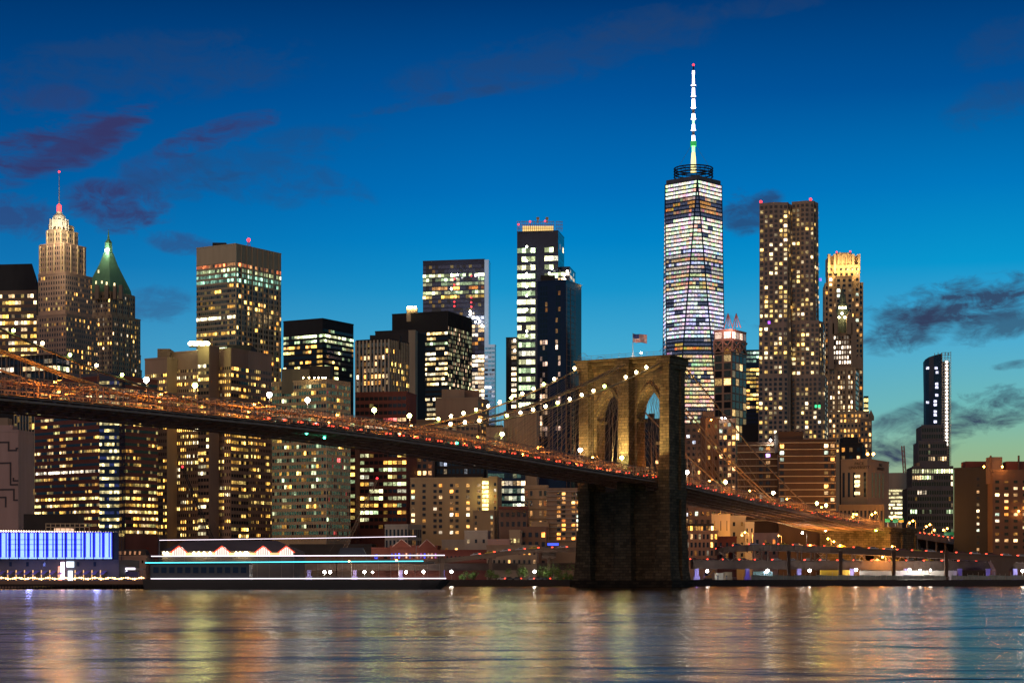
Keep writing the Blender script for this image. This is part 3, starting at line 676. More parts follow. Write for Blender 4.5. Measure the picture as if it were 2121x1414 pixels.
def fl(i, j):
    x = 5.6 * i / nx_; z = 3.3 * j / nz_; return p + Vector((.1 + x * .97, .45 * math.sin(x * 1.6 + .4 * z) * min(1, x), 10.4 - 3.3 + z - .10 * x - .12 * math.sin(x * 1.2)))
for i in range(nx_):
    for j in range(nz_): mb.quad(fl(i, j), fl(i + 1, j), fl(i + 1, j + 1), fl(i, j + 1), 2 if (i < 6 and j >= 6) else (0 if j % 2 == 0 else 1))
tag(mb.build('flag', FM), 'striped flag with a dark canton flying from the pole on the bridge tower', 'flag')
tl = thing('roof_lamp', 'small white lamp on top of the stone bridge tower', 'lamp', BP(2, OC + 8, TOP)); q = BP(2, OC + 8, TOP)
MB().bar(q, q + Vector((0, 0, 1.3)), .08).build('post', M['pole'], tl); MB().ball(q + Vector((0, 0, 1.6)), .35).build('bulb', WHITE_L, tl)

# ------------------------------------------------------------------ the skyline, from the viewer's left to right
T = 'office tower'
# dark tower with a mansard top
b = Bld('office_tower', 'dark office tower with a sloping black mansard roof beside the spired tower', 1450, 40, T)
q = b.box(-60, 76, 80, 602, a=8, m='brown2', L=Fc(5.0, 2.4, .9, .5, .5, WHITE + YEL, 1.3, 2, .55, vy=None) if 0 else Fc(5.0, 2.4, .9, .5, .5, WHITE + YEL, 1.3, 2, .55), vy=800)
C, dl, dd = q['C'], q['dl'], q['dd']; z0, z1 = q['z1'] + .6, PZ(543, 1450)
lo = [q['A'], q['C'], q['B'], q['D']]; ins = [q['A'] + dl * -6 + dd * 6, q['C'] + dl * 6 + dd * 6, q['B'] + dl * 6 - dd * 2, q['D'] - dl * 6 - dd * 2]
b.wall('black').prism([tuple(v) for v in lo], z0, z1, 0, [tuple(v) for v in ins]); b.done()
# the art deco tower with its lit crown
b = Bld('skyscraper', 'slender art deco skyscraper with floodlit white crown and tall red-tipped spire', 1375, 122, 'skyscraper')
FD = Fc(3.7, 2.3, .42, .55, .16, YEL + WARM, .9, 1, .3); FD2 = Fc(3.7, 2.3, .42, .55, .08, YEL, .8, 1, .2, fin=(1.0, .7, 3))
tiers = [(76, 137, 166, 650), (79, 135, 163, 564), (83, 132, 159, 503), (98, 125, 146, 475), (103, 124, 142, 463)]
for i, (l, c, r, top) in enumerate(tiers):
    b.box(l, c, r, top, 1375 + i * 5, 28, 'tan' if i > 2 else 'brown', FD if i < 2 else FD2, FD if i < 2 else FD2, vy=(800, 652, 566, 505, 477)[i], dr=(34 - 5 * i))
cx_, cy_ = PX(122.5, 1400), 1400; Zc = lambda y: PZ(y, 1395)
cr = MB(); cr.lathe((cx_, cy_), [(6.6, Zc(470)), (6.4, Zc(455)), (4.8, Zc(452)), (4.4, Zc(446)), (3.4, Zc(443)), (2.2, Zc(440)), (2.0, Zc(436))], 0, 12)
for k in range(12):
    a = k * math.pi / 6; cr.bar((cx_ + 6.7 * math.cos(a), cy_ + 6.7 * math.sin(a), Zc(478)), (cx_ + 6.4 * math.cos(a), cy_ + 6.4 * math.sin(a), Zc(452)), (.9, .5))
cr.build('crown', M['white'], b.root)
ln = MB(); ln.lathe((cx_, cy_), [(1.7, Zc(437)), (1.6, Zc(423)), (.5, Zc(420)), (.1, Zc(418))], 0, 10); ln.build('lantern', lampmat('red_lantern', (1, .05, .05), 2.6), b.root)
MB().bar((cx_, cy_, Zc(420)), (cx_, cy_, Zc(355)), (.45, .2), 0, 6).build('spire', M['pole'], b.root); MB().ball((cx_, cy_, Zc(353)), .8).build('beacon', RED_L, b.root)
for k, (px, py, Y, w) in enumerate(((104, 474, 1374, 9000), (122, 474, 1372, 9000), (140, 474, 1380, 9000), (112, 452, 1376, 46000), (122, 450, 1372, 46000), (133, 452, 1377, 46000), (95, 558, 1362, 6000), (110, 590, 1362, 6000), (128, 540, 1362, 8000), (150, 560, 1370, 6000), (120, 500, 1366, 6000))):
    plight('crown_light', (PX(px, Y), Y, PZ(py + 6, Y)), w * .42, (1, .84, .58), b.root, .6)
b.done('lime')
# the green pyramid
b = Bld('skyscraper', 'stone skyscraper topped by a steep green copper pyramid and needle spire', 1570, 213, 'skyscraper')
FG = Fc(3.9, 2.6, .45, .55, .10, YEL + WHITE, 1.1, 1, .2, fin=(.9, .5, 3))
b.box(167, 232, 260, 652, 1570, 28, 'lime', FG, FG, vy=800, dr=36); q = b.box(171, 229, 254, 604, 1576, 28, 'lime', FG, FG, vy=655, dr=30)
for l, r in ((173, 181), (196, 204), (216, 224), (234, 240), (246, 253)): b.rbox(l, r, 590, 604, 4, 5, 'tan')
C, dl, dd, Ll, Lr = q['C'], q['dl'], q['dd'], q['Ll'], q['Lr']; lo = [C + dl * 1 + dd * 1, C + dl * (Ll - 1) + dd * 1, C + dl * (Ll - 1) + dd * (Lr - 1), C + dl * 1 + dd * (Lr - 1)]
cen = (lo[0] + lo[2]) / 2; Zp = lambda y: PZ(y, cen.y)
sq = lambda f: [tuple(cen + (v - cen) * f) for v in lo]
rf = MB(); rf.prism(sq(.98), q['z1'], Zp(600), 0, sq(.92)); rf.prism(sq(.92), Zp(600), Zp(548), 0, sq(.38)); rf.prism(sq(.38), Zp(548), Zp(524), 0, sq(.20)); rf.prism(sq(.17), Zp(524), Zp(503), 0, sq(.14)); rf.prism(sq(.16), Zp(503), Zp(496), 0, sq(.06)); rf.prism(sq(.05), Zp(496), Zp(474), 0, sq(.004))
rf.build('pyramid_roof', M['copper'], b.root)
lz = PZ(517, cen.y - 8); MB().ball((cen.x, cen.y - 5.5, lz), 1.5).build('beacon_lamp', WHITE_L, b.root); plight('beacon_light', (cen.x + 1, cen.y - 12, lz + 1), 7000, (1, .85, .6), b.root, 1)
for px, py in ((204, 561), (199, 584), (211, 583), (221, 586), (237, 588)):
    Y = 1572; MB().quad((PX(px - 1.6, Y), Y, PZ(py + 4, Y)), (PX(px + 1.6, Y), Y, PZ(py + 4, Y)), (PX(px + 1.6, Y), Y, PZ(py - 2, Y)), (PX(px - 1.6, Y), Y, PZ(py - 2, Y)), 0, (1, .8, .4)).build('dormer', WIN, b.root)
b.done('tan')
b = Bld('office_tower', 'narrow stepped stone tower beside the green-roofed skyscraper', 1690, 274, T)
FS = Fc(4, 2.6, .4, .6, .3, WHITE + ORNG, 1, 1, .3)
b.box(250, 282, 284, 708, 1690, 8, 'tan', FS, None, vy=800); b.box(248, 285.5, 287, 735, 1685, 8, 'tan', Fc(4, 2.6, .4, .6, .3, WHITE, 1), None, vy=800); b.box(247, 287.5, 289, 766, 1680, 8, 'tan', FS, None, vy=810); b.rbox(262, 280, 704, 710, 0, 8, 'dark'); b.done()
# dark glass block with thin fins behind the cables
b = Bld('office_tower', 'dark block with thin upright fins and a lit white strip above the bridge', 1150, 60, T)
b.box(-40, 118, 143, 735, 1150, 20, 'black', Fc(4.2, 3, .85, .6, .0, WHITE, 1.2, 2, 0, rows=((754, 768, .6, WHITE, 1.6),), fin=(.25, .4, 1)), Fc(4.2, 3, .85, .6, .0, WHITE, 1.2, 2, 0, rows=((754, 768, .8, GREEN, 1.2),)), vy=820); b.done('pole')
b = Bld('office_building', 'low navy slab just over the bridge truss beneath the green pyramid tower', 1080, 220, 'building')
b.box(138, 230, 292, 773, 1080, 25, 'greyblue', Fc(4, 3, .8, .5, .04, YEL, 1), Fc(4, 3, .8, .5, .04, YEL, 1), vy=820); b.done()
# bank tower with bare top
b = Bld('office_tower', 'broad pale-ribbed tower with a blank top, red-lit upper floor and rooftop beacon', 1480, 488, T)
RW = ((540, 552, .6, [(1, .25, .08), (.9, .4, .15)], .7), (552, 566, .95, GREEN, .9), (566, 580, .9, [(.25, .5, .35)], .8), (648, 660, .97, [(1, .85, .5)], 1.7), (680, 690, .85, YEL, 1.2), (716, 732, .7, GREEN, 1.0))
b.box(407, 488, 588, 505, 1480, 32, 'grey', Fc(4.0, 2.1, .88, .55, .07, YEL, 1, 3, .3, RW, top=13.2, dim=(.012, .012, .008), band=(.7, .3)), Fc(4.0, 3.3, .72, .62, .26, YEL + WARM, 1.1, 1, .25, RW[:3], top=13.2, fin=(.8, .9, 2)), vy=800, dr=55)
b.rbox(440, 468, 502.5, 507, 40, 6, 'dark'); b.beacon(515, 497, 14, 1.4)
t_ = MB(); Yb = 1494
for dx in (-5, 5):
    t_.bar((PX(515, Yb) + dx * .3, Yb, PZ(512, Yb)), (PX(515, Yb), Yb, PZ(497, Yb)), .3)
t_.build('beacon_frame', M['red'], b.root); b.done('grey')
# brown masonry office slab
b = Bld('office_block', 'bulky brown masonry office block with small windows and a glaring rooftop light', 980, 478, 'office block')
FB = Fc(3.35, 1.26, .62, .50, .5, YEL + [(1, .84, .5)], 1.15, 4, .5)
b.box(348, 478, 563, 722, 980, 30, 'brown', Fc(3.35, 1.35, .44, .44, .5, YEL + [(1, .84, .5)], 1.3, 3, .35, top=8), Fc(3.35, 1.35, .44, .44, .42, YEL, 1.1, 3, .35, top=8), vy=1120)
b.box(300, 346, 350, 741, 990, 30, 'brown', Fc(3.35, 1.35, .44, .44, .55, YEL, 1.3, 3, .35, top=7), None, vy=1120); b.rbox(326, 352, 722, 745, 14, 12, 'brown2'); b.rbox(470, 520, 714, 730, 22, 20, 'dark')
for c_, w_ in ((420, 14), (482, 15)):
    pass
Yb = 985; rl0 = MB().prism([(PX(392, Yb), Yb), (PX(432, Yb), Yb), (PX(432, Yb), Yb + 1.5), (PX(392, Yb), Yb + 1.5)], PZ(719, Yb), PZ(715, Yb)).build('lamp_rack', M['dark'], b.root)
for k in range(9): MB().ball((PX(394 + k * 4.6, Yb), Yb - .3, PZ(711.5 - (k % 3 == 1), Yb)), 1.05, 0, 8, 6).build('floodlight_bulb', bpy.data.materials.get('roof_flood') or lampmat('roof_flood', (1, .95, .5), 16), b.root)
plight('rooftop_glow', (PX(412, 966), 966, PZ(706, 966)), 9000, (.9, 1, .35), b.root, 2)
b.box(410, 433, 434, 717, 972, 30, 'brown2', Fc(3.35, 1.9, .8, .46, .5, YEL + [(1, .86, .5)], 1.3, 3, .35, top=8), None, vy=1120)
b.box(477.5, 478.5, 500, 722, 973, 30, 'brown2', None, Fc(3.35, 1.9, .8, .46, .45, YEL, 1.2, 3, .35, top=8), vy=1120, dr=14); b.done()
# bronze tower with bright upper floors
b = Bld('office_tower', 'dark bronze tower with two glaring greenish floors under its blank top', 1360, 668, T)
RB = ((689, 699, .9, GREEN, 1.6), (699, 708, .8, GREEN, 1.3))
b.box(587, 668, 714, 660, 1360, 30, 'black', Fc(3.6, 2.4, .9, .5, .45, YEL + WARM, 1.3, 2, .6, RB, top=10), Fc(3.6, 2.4, .9, .5, .38, YEL + GREEN, 1.0, 2, .4, RB, top=6), vy=800, dr=38); b.done('dark')
# pale gridded glass office
b = Bld('office_block', 'pale gridded office block with greenish glass bands and lamps along its roof edge', 960, 676, 'office block')
GG = dict(dim=(.012, .028, .018)); PG = YEL + [(.8, .9, .5), (.5, .7, .4)]
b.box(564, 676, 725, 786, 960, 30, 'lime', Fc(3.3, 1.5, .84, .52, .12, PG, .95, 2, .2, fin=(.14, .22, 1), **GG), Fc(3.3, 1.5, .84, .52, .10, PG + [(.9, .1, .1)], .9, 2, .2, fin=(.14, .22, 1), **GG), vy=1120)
b.rbox(583, 640, 764, 790, 10, 18, 'olive'); b.rbox(625, 684, 758, 790, 14, 16, 'dark')
for k, px in enumerate((628, 640, 651, 660, 668, 674)): Yb = 962; MB().ball((PX(px, Yb), Yb, PZ(782, Yb)), .35).build('roof_lamp', WARM_L, b.root)
b.done('cream')
# slab, cream tower and black tower
b = Bld('office_tower', 'blank dark slab tower with a pale concrete edge behind the cream tower', 1320, 846, T)
b.box(777, 846, 860, 684, 1320, 20, 'dark', None, None, dr=30); b.box(846.2, 860.2, 861, 685, 1319, 8, 'grey', None, None); b.done()
b = Bld('office_tower', 'cream tower with bold upright ribs and warm windows', 1200, 806, T)
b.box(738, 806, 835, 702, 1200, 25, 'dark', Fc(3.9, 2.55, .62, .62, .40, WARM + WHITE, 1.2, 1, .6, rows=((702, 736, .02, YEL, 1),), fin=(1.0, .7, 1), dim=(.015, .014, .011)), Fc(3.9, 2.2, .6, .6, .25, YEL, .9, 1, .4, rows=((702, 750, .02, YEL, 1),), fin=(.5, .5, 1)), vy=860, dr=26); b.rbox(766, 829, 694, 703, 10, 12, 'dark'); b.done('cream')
b = Bld('office_tower', 'black curtain-walled tower with glowing amber floors and a small lit penthouse', 1540, 927, T)
b.box(812, 927, 961, 645, 1540, 22, 'black', Fc(4.0, 2.5, .92, .5, .62, [(1, .66, .24), (1, .72, .34), (1, .85, .55)], 1.35, 3, .5, rows=((645, 681, .0, YEL, 1), (706, 714, .9, GREEN, .7), (800, 818, 0, YEL, 1)), top=15), Fc(3.4, 2.6, .8, .68, .62, [(.35, .38, .22), (.55, .5, .25), (.8, .5, .3)], .65, 1, .2, top=11, fin=(.5, .5, 1)), vy=880, dr=48)
b.rbox(842, 864, 637, 650, 12, 10, 'grey'); 
for px in (846, 852, 860): MB().ball((PX(px, 1551), 1551, PZ(636, 1551)), .9).build('roof_lamp', WARM_L, b.root)
b.done('dark')
# big blue glass tower
b = Bld('skyscraper', 'tall slab of dark blue glass with bands of green and amber light near its top', 1850, 1003, 'skyscraper')
R4 = ((537, 566, 0, YEL, 1), (566, 574, .95, GREEN, 1.1), (574, 582, .6, GREEN, .9), (582, 590, .55, GREEN, .8), (590, 597, .35, ORNG, 1.0), (597, 606, .8, GREEN, .9), (606, 614, .6, [(1, .6, .1), (1, .7, .2)], 1.2), (614, 656, .0, YEL, 1), (656, 672, .75, COOL + WHITE, 1.5), (672, 700, .6, WHITE, 1.2), (700, 712, .3, WARM, 1), (712, 730, 0, YEL, 1))
b.box(876, 1003, 1013, 537, 1850, 12, 'navy', Fc(4.1, 3.0, .94, .68, .72, WHITE + [(1, .7, .45)], 1.5, 3, .4, R4, top=4, dim=(.006, .007, .016)), None, vy=900, dr=26)
b.box(1003.5, 1012, 1014, 539, 1849, 8, 'mirror', None, None)
b.box(1003.8, 1025, 1027, 714, 1844, 8, 'mirror', Fc(4.1, 3.2, .9, .5, .14, COOL, .9, 2, .2, dim=(.03, .09, .13)), None, vy=880)
for px, py in ((941, 578), (941, 590), (941, 616), (941, 625), (941, 634), (976, 616), (976, 626), (976, 635), (976, 571)): MB().ball((PX(px, 1847), 1847, PZ(py, 1847)), .8).build('hoist_light', RED_L, b.root)
for px, py in ((935, 569), (948, 569), (986, 570), (935, 598), (974, 645), (974, 651), (957, 659), (990, 660), (985, 667), (998, 674)): MB().ball((PX(px, 1846), 1846, PZ(py, 1846)), .9).build('work_light', WHITE_L, b.root)
b.done()
# unfinished tower and its shoulder blocks
b = Bld('skyscraper', 'unfinished tower with an open lit roof screen and columns of bare greenish work lights', 1880, 1158, 'skyscraper')
G3 = Fc(8.3, 4.3, .92, .55, .85, GREEN + [(1, .95, .7)], 1.3, 4, .15, cols='gGGG..gggg.', rows=((458, 512, 0, GREEN, 1), (536, 552, 0, GREEN, 1), (600, 618, .4, GREEN, 1), (660, 672, 0, GREEN, 1)), top=14)
b.box(1071, 1156, 1167, 478, 1880, 10, 'navy', G3, Fc(8.3, 5, .8, .6, .2, WHITE, .7), vy=860, dr=40)
b.box(1152, 1180, 1191, 553, 1892, 10, 'navy', Fc(5.2, 4.0, .9, .6, .75, GREEN + WHITE, 1.3, 2, .3, top=4, rows=((640, 900, .05, WHITE, 1),)), Fc(5, 4, .8, .6, .5, WHITE, .8), vy=700, dr=40)
b.box(1048, 1070, 1075, 699, 1874, 10, 'dark', Fc(5.2, 4.2, .9, .55, .8, WHITE, 1.5, 3, .3, cols='.ww'), None, vy=880)
sc = MB(); Ys = 1881
for l, r in ((1079, 1148), (1071.5, 1077), (1152, 1166)):
    for k in range(int((r - l) / 4) + 1): sc.bar((PX(l + 4 * k, Ys), Ys, PZ(480, Ys)), (PX(l + 4 * k, Ys), Ys, PZ(459, Ys)), .32)
    for py in (459, 466, 473): sc.bar((PX(l, Ys), Ys, PZ(py, Ys)), (PX(r, Ys), Ys, PZ(py, Ys)), .3)
sc.build('roof_screen_lattice', M['grey'], b.root)
MB().prism([(PX(1082, 1890), 1890), (PX(1146, 1890), 1890), (PX(1146, 1900), 1900), (PX(1082, 1900), 1900)], PZ(481, 1890), PZ(468, 1890)).build('lit_penthouse', lampmat('lit_plant_room', (1, .66, .22), 1.1, False), b.root)
for px in (1114, 1133): MB().bar((PX(px, 1895), 1895, PZ(462, 1895)), (PX(px, 1895), 1895, PZ(451, 1895)), .8).prism([(PX(px - 3, 1895), 1894), (PX(px + 3, 1895), 1894), (PX(px + 3, 1895), 1898), (PX(px - 3, 1895), 1898)], PZ(454, 1895), PZ(450, 1895)).build('hoist_head', M['grey'], b.root)
b.beacon(1098, 459, -2); b.beacon(1129, 458, -2); b.beacon(1074, 465, -2)
for px, py in ((1091, 511), (1091, 540), (1091, 567), (1091, 594), (1091, 612), (1091, 641), (1091, 686), (1091, 695), (1143, 556), (1138, 566), (1175, 562), (1169, 570), (1170, 579), (1066, 705), (1066, 726)): MB().ball((PX(px, 1873), 1873, PZ(py, 1873)), 1.0).build('work_light', MATS.setdefault('WL', None) or MATS.__setitem__('WL', lampmat('work_lamp', (1, .97, .75), 30)) or MATS['WL'], b.root)
b.done()
b = Bld('skyscraper', 'unfinished brown tower with a builders hoist up its side in front of the lit frame', 1400, 1172, 'skyscraper')
b.box(1113, 1172, 1189, 580, 1400, 24, 'navy', Fc(3.9, 2.05, .8, .78, .34, [(1, .62, .36), (.95, .6, .45)], .75, 2, .25, cols='.www...ww....www.', rows=((560, 690, .0, WARM, 1),), top=3), None, vy=930, dr=30); b.rbox(1120, 1150, 570, 585, 8, 12, 'dark')
sc = MB(); Ys = 1396
for px in (1174, 1182, 1191): sc.bar((PX(px, Ys + (px - 1174) * .9), Ys + (px - 1174) * .9, 3), (PX(px, Ys + (px - 1174) * .9), Ys + (px - 1174) * .9, PZ(590, Ys)), .22)
for k in range(30):
    z = PZ(930, Ys) + k * 4.0
    sc.bar((PX(1174, Ys), Ys, z), (PX(1191, Ys + 15), Ys + 15, z), .16)
sc.build('hoist_lattice', M['brown2'], b.root); b.done()
b = Bld('office_block', 'beige stepped block with a few lit windows behind the lamp-lit cables', 1050, 990, 'office block')
b.box(902, 990, 1006, 824, 1050, 15, 'tan', Fc(3.6, 2.4, .75, .42, .16, WHITE + ORNG, 1.1, 3, .4, top=11), Fc(3.6, 2.4, .5, .42, .4, WARM, 1.1), vy=930, dr=22); b.rbox(915, 962, 806, 826, 6, 14, 'tan'); b.rbox(942, 992, 808, 826, 12, 14, 'brown2'); b.box(860, 902, 904, 870, 1060, 15, 'tan', None, None); b.done()
b = Bld('office_block', 'windowless ribbed concrete block before the unfinished towers', 1055, 1100, 'office block')
b.box(1044, 1112, 1116, 852, 1055, 8, 'grey', Fc(30, 1.6, .1, .01, 0, YEL, 1, fin=(.25, .3, 1)), None, vy=940); b.box(1007, 1044, 1046, 886, 1045, 8, 'grey', None, None); b.rbox(1012, 1042, 880, 888, -6, 6, 'dark')
b.done('tan')
b = Bld('office_block', 'rounded red-brown office block with banded windows crossing behind the deck', 1010, 845, 'office block')
PB = YEL + GREEN
b.box(736, 842, 850, 812, 1010, 12, 'redbrown', Fc(3.7, 2.6, .82, .48, .45, PB + [(.9, .85, .6)], 1.2, 3, .4, rows=((805, 862, 0, YEL, 1), (868, 878, .4, WHITE + [(.9, .15, .12)], 1), (880, 890, .8, WHITE, 1.3), (960, 975, .95, GREEN, 1.4), (1030, 1042, .8, PB, 1.3))), None, vy=1110, dr=20)
b.box(724, 736, 740, 866, 1004, 12, 'redbrown', Fc(3.7, 2.6, .82, .48, .5, PB, 1, 3, .4), None, vy=1110); b.done()
# the spire tower that stands tallest
b = Bld('skyscraper', 'tallest glass skyscraper with tapering facets and a white and green lit spire', 2043, 1441, 'skyscraper')
Y1 = 2043; hw = 31.0; x0 = PX(1442, Y1); cyb = Y1 + hw; rot = R(2.5)
def sqr(ang, rad): return [Vector((x0 + rad * math.cos(ang + k * math.pi / 2 - math.pi * .75), cyb + rad * math.sin(ang + k * math.pi / 2 - math.pi * .75))) for k in range(4)]
ba = sqr(rot, hw * math.sqrt(2)); tp = sqr(rot + math.pi / 4, hw * .97); zb1, zt1 = 56.0, PZ(371, Y1)
core = MB(); core.prism([tuple(v) for v in ba], 2.5, zb1)
for k in range(4):
    B0, B1, T0_, T1_ = ba[k], ba[(k + 1) % 4], tp[k], tp[(k + 1) % 4]
    core.face([(B0.x, B0.y, zb1), (B1.x, B1.y, zb1), (T0_.x, T0_.y, zt1)]); core.face([(B1.x, B1.y, zb1), (T1_.x, T1_.y, zt1), (T0_.x, T0_.y, zt1)])
core.face([(v.x, v.y, zt1) for v in tp]); core.build('glass_shaft', M['navy'], b.root)
def section(f): # the eight-sided outline at a height fraction
    P = []
    for k in range(4):
        P.append(ba[k].lerp(tp[(k - 1) % 4], f)); P.append(ba[k].lerp(tp[k], f))
    return P
def rows1(py):
    if py < 377: return .0, COOL, 1
    if py < 410: return 1.0, [(1, .92, .70), (1, .95, .76)], 1.3
    if py < 417: return .55, [(.9, .6, .4), (.5, .4, .3)], .7
    if py < 430: return .25, WARM, .5
    if py < 443: return .6, [(1, .25, .08), (.9, .4, .15), (.5, .3, .2)], .8
    if py < 452: return .1, COOL, .5
    if py < 512: return .97, [(1, .92, .70), (1, .95, .76)], 1.25
    if py < 600: return rnd.choice((.6, .9, .95, .8)), rnd.choice((COOL, WHITE, [(1, .8, .6)], [(.95, .9, .85)])), rnd.choice((.6, .85, 1.1))
    if py < 700: return rnd.choice((.7, .9, .95)), [(.86, .86, 1), (.9, .9, 1), (.8, .8, 1)], rnd.choice((.9, 1.1, 1.3))
    if py < 735: return .35, WARM + [(.5, .4, .4)], .8
    if py < 772: return rnd.choice((.9, .5)), rnd.choice((WHITE, GREEN)), 1.0
    return rnd.choice((.95, .8, .5, .9)), WHITE + [(1, .74, .5)], rnd.choice((1.0, 1.6, 1.3))
FH = 4.27; nfl = int((zt1 - zb1 - 1) / FH)
for j in range(nfl):
    za = zb1 + 2 + (j + .5) * FH; f = (za - zb1) / (zt1 - zb1); P = section(f); py = HY - (za - CZ) * F / (Y1 + 5); p, pal, g = rows1(py)
    if py > 930: continue
    for k in range(8):
        a, c = P[k], P[(k + 1) % 8]; d = c - a; ln_ = d.length
        if ln_ < 2: continue
        d /= ln_; n = Vector((d.y, -d.x))
        if n.dot((a + c) / 2 - Vector((x0, cyb))) < 0: n = -n
        if n.dot(-(a + c) / 2) < 0: continue
        nx = max(1, int(ln_ / 3.3)); bay = (ln_ - 1.0) / nx; ang = math.atan2(d.y, d.x)
        if n.dot(Vector((math.sin(ang), -math.cos(ang)))) < 0: ang += math.pi
        st = None
        for i in range(nx):
            if i % 3 == 0 or st is None: st = (rnd.random() < (p if p < .6 else .55 + .45 * p), rnd.choice(pal), rnd.uniform(.8, 1.15))
            on = st[0] and rnd.random() < .98; col = tuple(round(v * (.16, .28, .42, .58, .8)[min(4, int(g * st[2] * rnd.uniform(.7, 1.3) * 3.0))], 3) for v in st[1]) if on else (.03, .033, .055)
            qq = a + d * (.5 + (i + .5) * bay) + n * .35; b.wins.append((on, Vector((qq.x, qq.y, za)), bay * .93, FH * (.58 if py > 512 else .62), ang, col))
ed = MB()
for k in range(4):
    for v in (tp[k], tp[(k - 1) % 4]): ed.bar((ba[k].x, ba[k].y, zb1), (v.x, v.y, zt1), 1.0)
ed.build('steel_edge', M['navy'], b.root)
MB().prism([tuple(Vector((x0, cyb)) + (v - Vector((x0, cyb))) * .97) for v in tp], zt1, PZ(362, Y1)).build('parapet', M['greyblue'], b.root)
rg = MB(); Zs = lambda y: PZ(y, cyb)
for zz in (367, 361, 355, 350):
    pts = [(x0 + 20.5 * math.cos(a * math.pi / 16), cyb + 20.5 * math.sin(a * math.pi / 16), Zs(zz)) for a in range(33)]; rg.tube(pts, .75, 0, 5)
for a in range(24):
    c_, s_ = math.cos(a * math.pi / 12), math.sin(a * math.pi / 12); rg.bar((x0 + 20.5 * c_, cyb + 20.5 * s_, Zs(368)), (x0 + 20.5 * c_, cyb + 20.5 * s_, Zs(349)), .3)
    if a % 3 == 0: rg.bar((x0 + 20.5 * c_, cyb + 20.5 * s_, Zs(350)), (x0 + 2 * c_, cyb + 2 * s_, Zs(352)), .3)
rg.build('communication_ring', M['black'], b.root)
SPW = lampmat('spire_white', (1, .86, .97), 5, False); SPG = lampmat('spire_green', (.35, 1, .35), 2.2, False); SPY = lampmat('spire_yellow', (1, .85, .35), 1.6, False)
def seg(name, y0, y1, r0, r1, m): MB().lathe((x0, cyb), [(r0, Zs(y0)), (r1, Zs(y1))], 0, 8).build(name, m, b.root)
seg('spire_base', 358, 332, 3.0, 2.6, SPY); seg('spire_base', 332, 316, 2.6, 1.9, SPY); seg('spire_light', 316, 300, 1.7, 1.7, SPG); seg('spire_collar', 303, 293, 3.2, 3.4, lampmat('spire_collar', (.05, .6, .12), .5, False))
for y0, y1, r0, m in ((293, 281, 1.9, SPW), (281, 271, 1.5, M['pole']), (271, 258, 1.8, SPW), (258, 248, 1.3, SPG), (248, 236, 2.0, SPW), (236, 225, 1.5, M['pole']), (225, 206, 1.9, SPW), (206, 200, 1.3, M['pole']), (200, 183, 1.7, SPW), (183, 177, 1.2, M['pole']), (177, 156, 1.3, SPW), (156, 154, 1.0, M['pole']), (154, 147, 1.4, SPW), (147, 137, .8, M['black'])): seg('spire_light' if m in (SPW, SPG) else 'spire_mast', y0, y1, r0, r0 * .86, m)
for y in (270, 247, 223, 200, 177): MB().lathe((x0, cyb), [(.5, Zs(y + 1)), (2.9, Zs(y)), (.5, Zs(y - 1))], 0, 8).build('spire_collar', SPW, b.root)
MB().ball((x0, cyb, Zs(135)), 1.3).build('beacon', RED_L, b.root)
st = MB()
for a in (200, 340, 270, 90): st.bar((x0 + 17 * math.cos(R(a)), cyb + 17 * math.sin(R(a)), Zs(347)), (x0 + 2 * math.cos(R(a)), cyb + 2 * math.sin(R(a)), Zs(300)), .16)
st.build('spire_guy', M['copper'], b.root); b.done()

# ------------------------------------------------------------------ the skyline beyond the bridge tower
b = Bld('apartment_tower', 'brown tower with crossed-beam top floors and skeletal spikes on its roof', 1500, 1516, 'tower')
FK = Fc(6.0, 7.4, .76, .82, .22, [(1, .6, .2), (.9, .6, .25)], .9, 1, .2, rows=((682, 704, .9, [(1, .6, .42), (1, .66, .5)], 1.5), (704, 728, 0, WARM, 1)), dim=(.006, .007, .006), top=1)
q = b.box(1479, 1516, 1537, 682, 1500, 32, 'brown', FK, FK, vy=960, dr=26)
tr = MB()
for P, Q in ((q['A'], q['C']), (q['C'], q['B'])):
    d = Q - P; n = Vector((d.y, -d.x)).normalized(); n = n if n.dot(-P) > 0 else -n
    for k in range(2):
        a, c = P + d * (k / 2) + n * .5, P + d * ((k + 1) / 2) + n * .5; za, zb = PZ(728, 1500), PZ(704, 1500)
        tr.bar((a.x, a.y, za), (c.x, c.y, zb), .7); tr.bar((a.x, a.y, zb), (c.x, c.y, za), .7); tr.bar((a.x, a.y, za), (c.x, c.y, za), .6); tr.bar((a.x, a.y, zb), (c.x, c.y, zb), .6); tr.bar((a.x, a.y, za), (a.x, a.y, zb), .7)
tr.build('crossed_beam_lattice', M['brown'], b.root)
sp = MB(); spm = mat('lit_spike', (.5, .2, .17), .5, var=0)
for cxp in (1508, 1525):
    Yk = 1510; ap_ = (PX(cxp, Yk), Yk, PZ(649, Yk))
    for dxp, dy in ((-9, -2), (9, -2), (0, -9), (0, 9)): sp.bar((PX(cxp + dxp, Yk), Yk + dy, PZ(680, Yk)), ap_, .35)
sp.build('spike_frame', spm, b.root)
for px in (1500, 1516, 1532): plight('spike_light', (PX(px, 1496), 1496, PZ(680, 1496)), 3500, (1, .45, .4), b.root, .5)
b.done('brown')
b = Bld('skyscraper', 'slim glass tower with a pale green lit top behind the crossed-beam tower', 1950, 1571, 'skyscraper')
b.box(1540, 1573, 1575, 725, 1950, 6, 'navy', Fc(4.2, 3.0, .9, .55, .78, WARM + YEL, 1.4, 2, .3, rows=((725, 752, .95, [(.5, .85, .6), (.7, .95, .75)], .55), (752, 757, 0, YEL, 1), (848, 900, 0, YEL, 1)), top=.5), None, vy=900); b.box(1537, 1574, 1576, 880, 1420, 6, 'black', None, None); b.done()
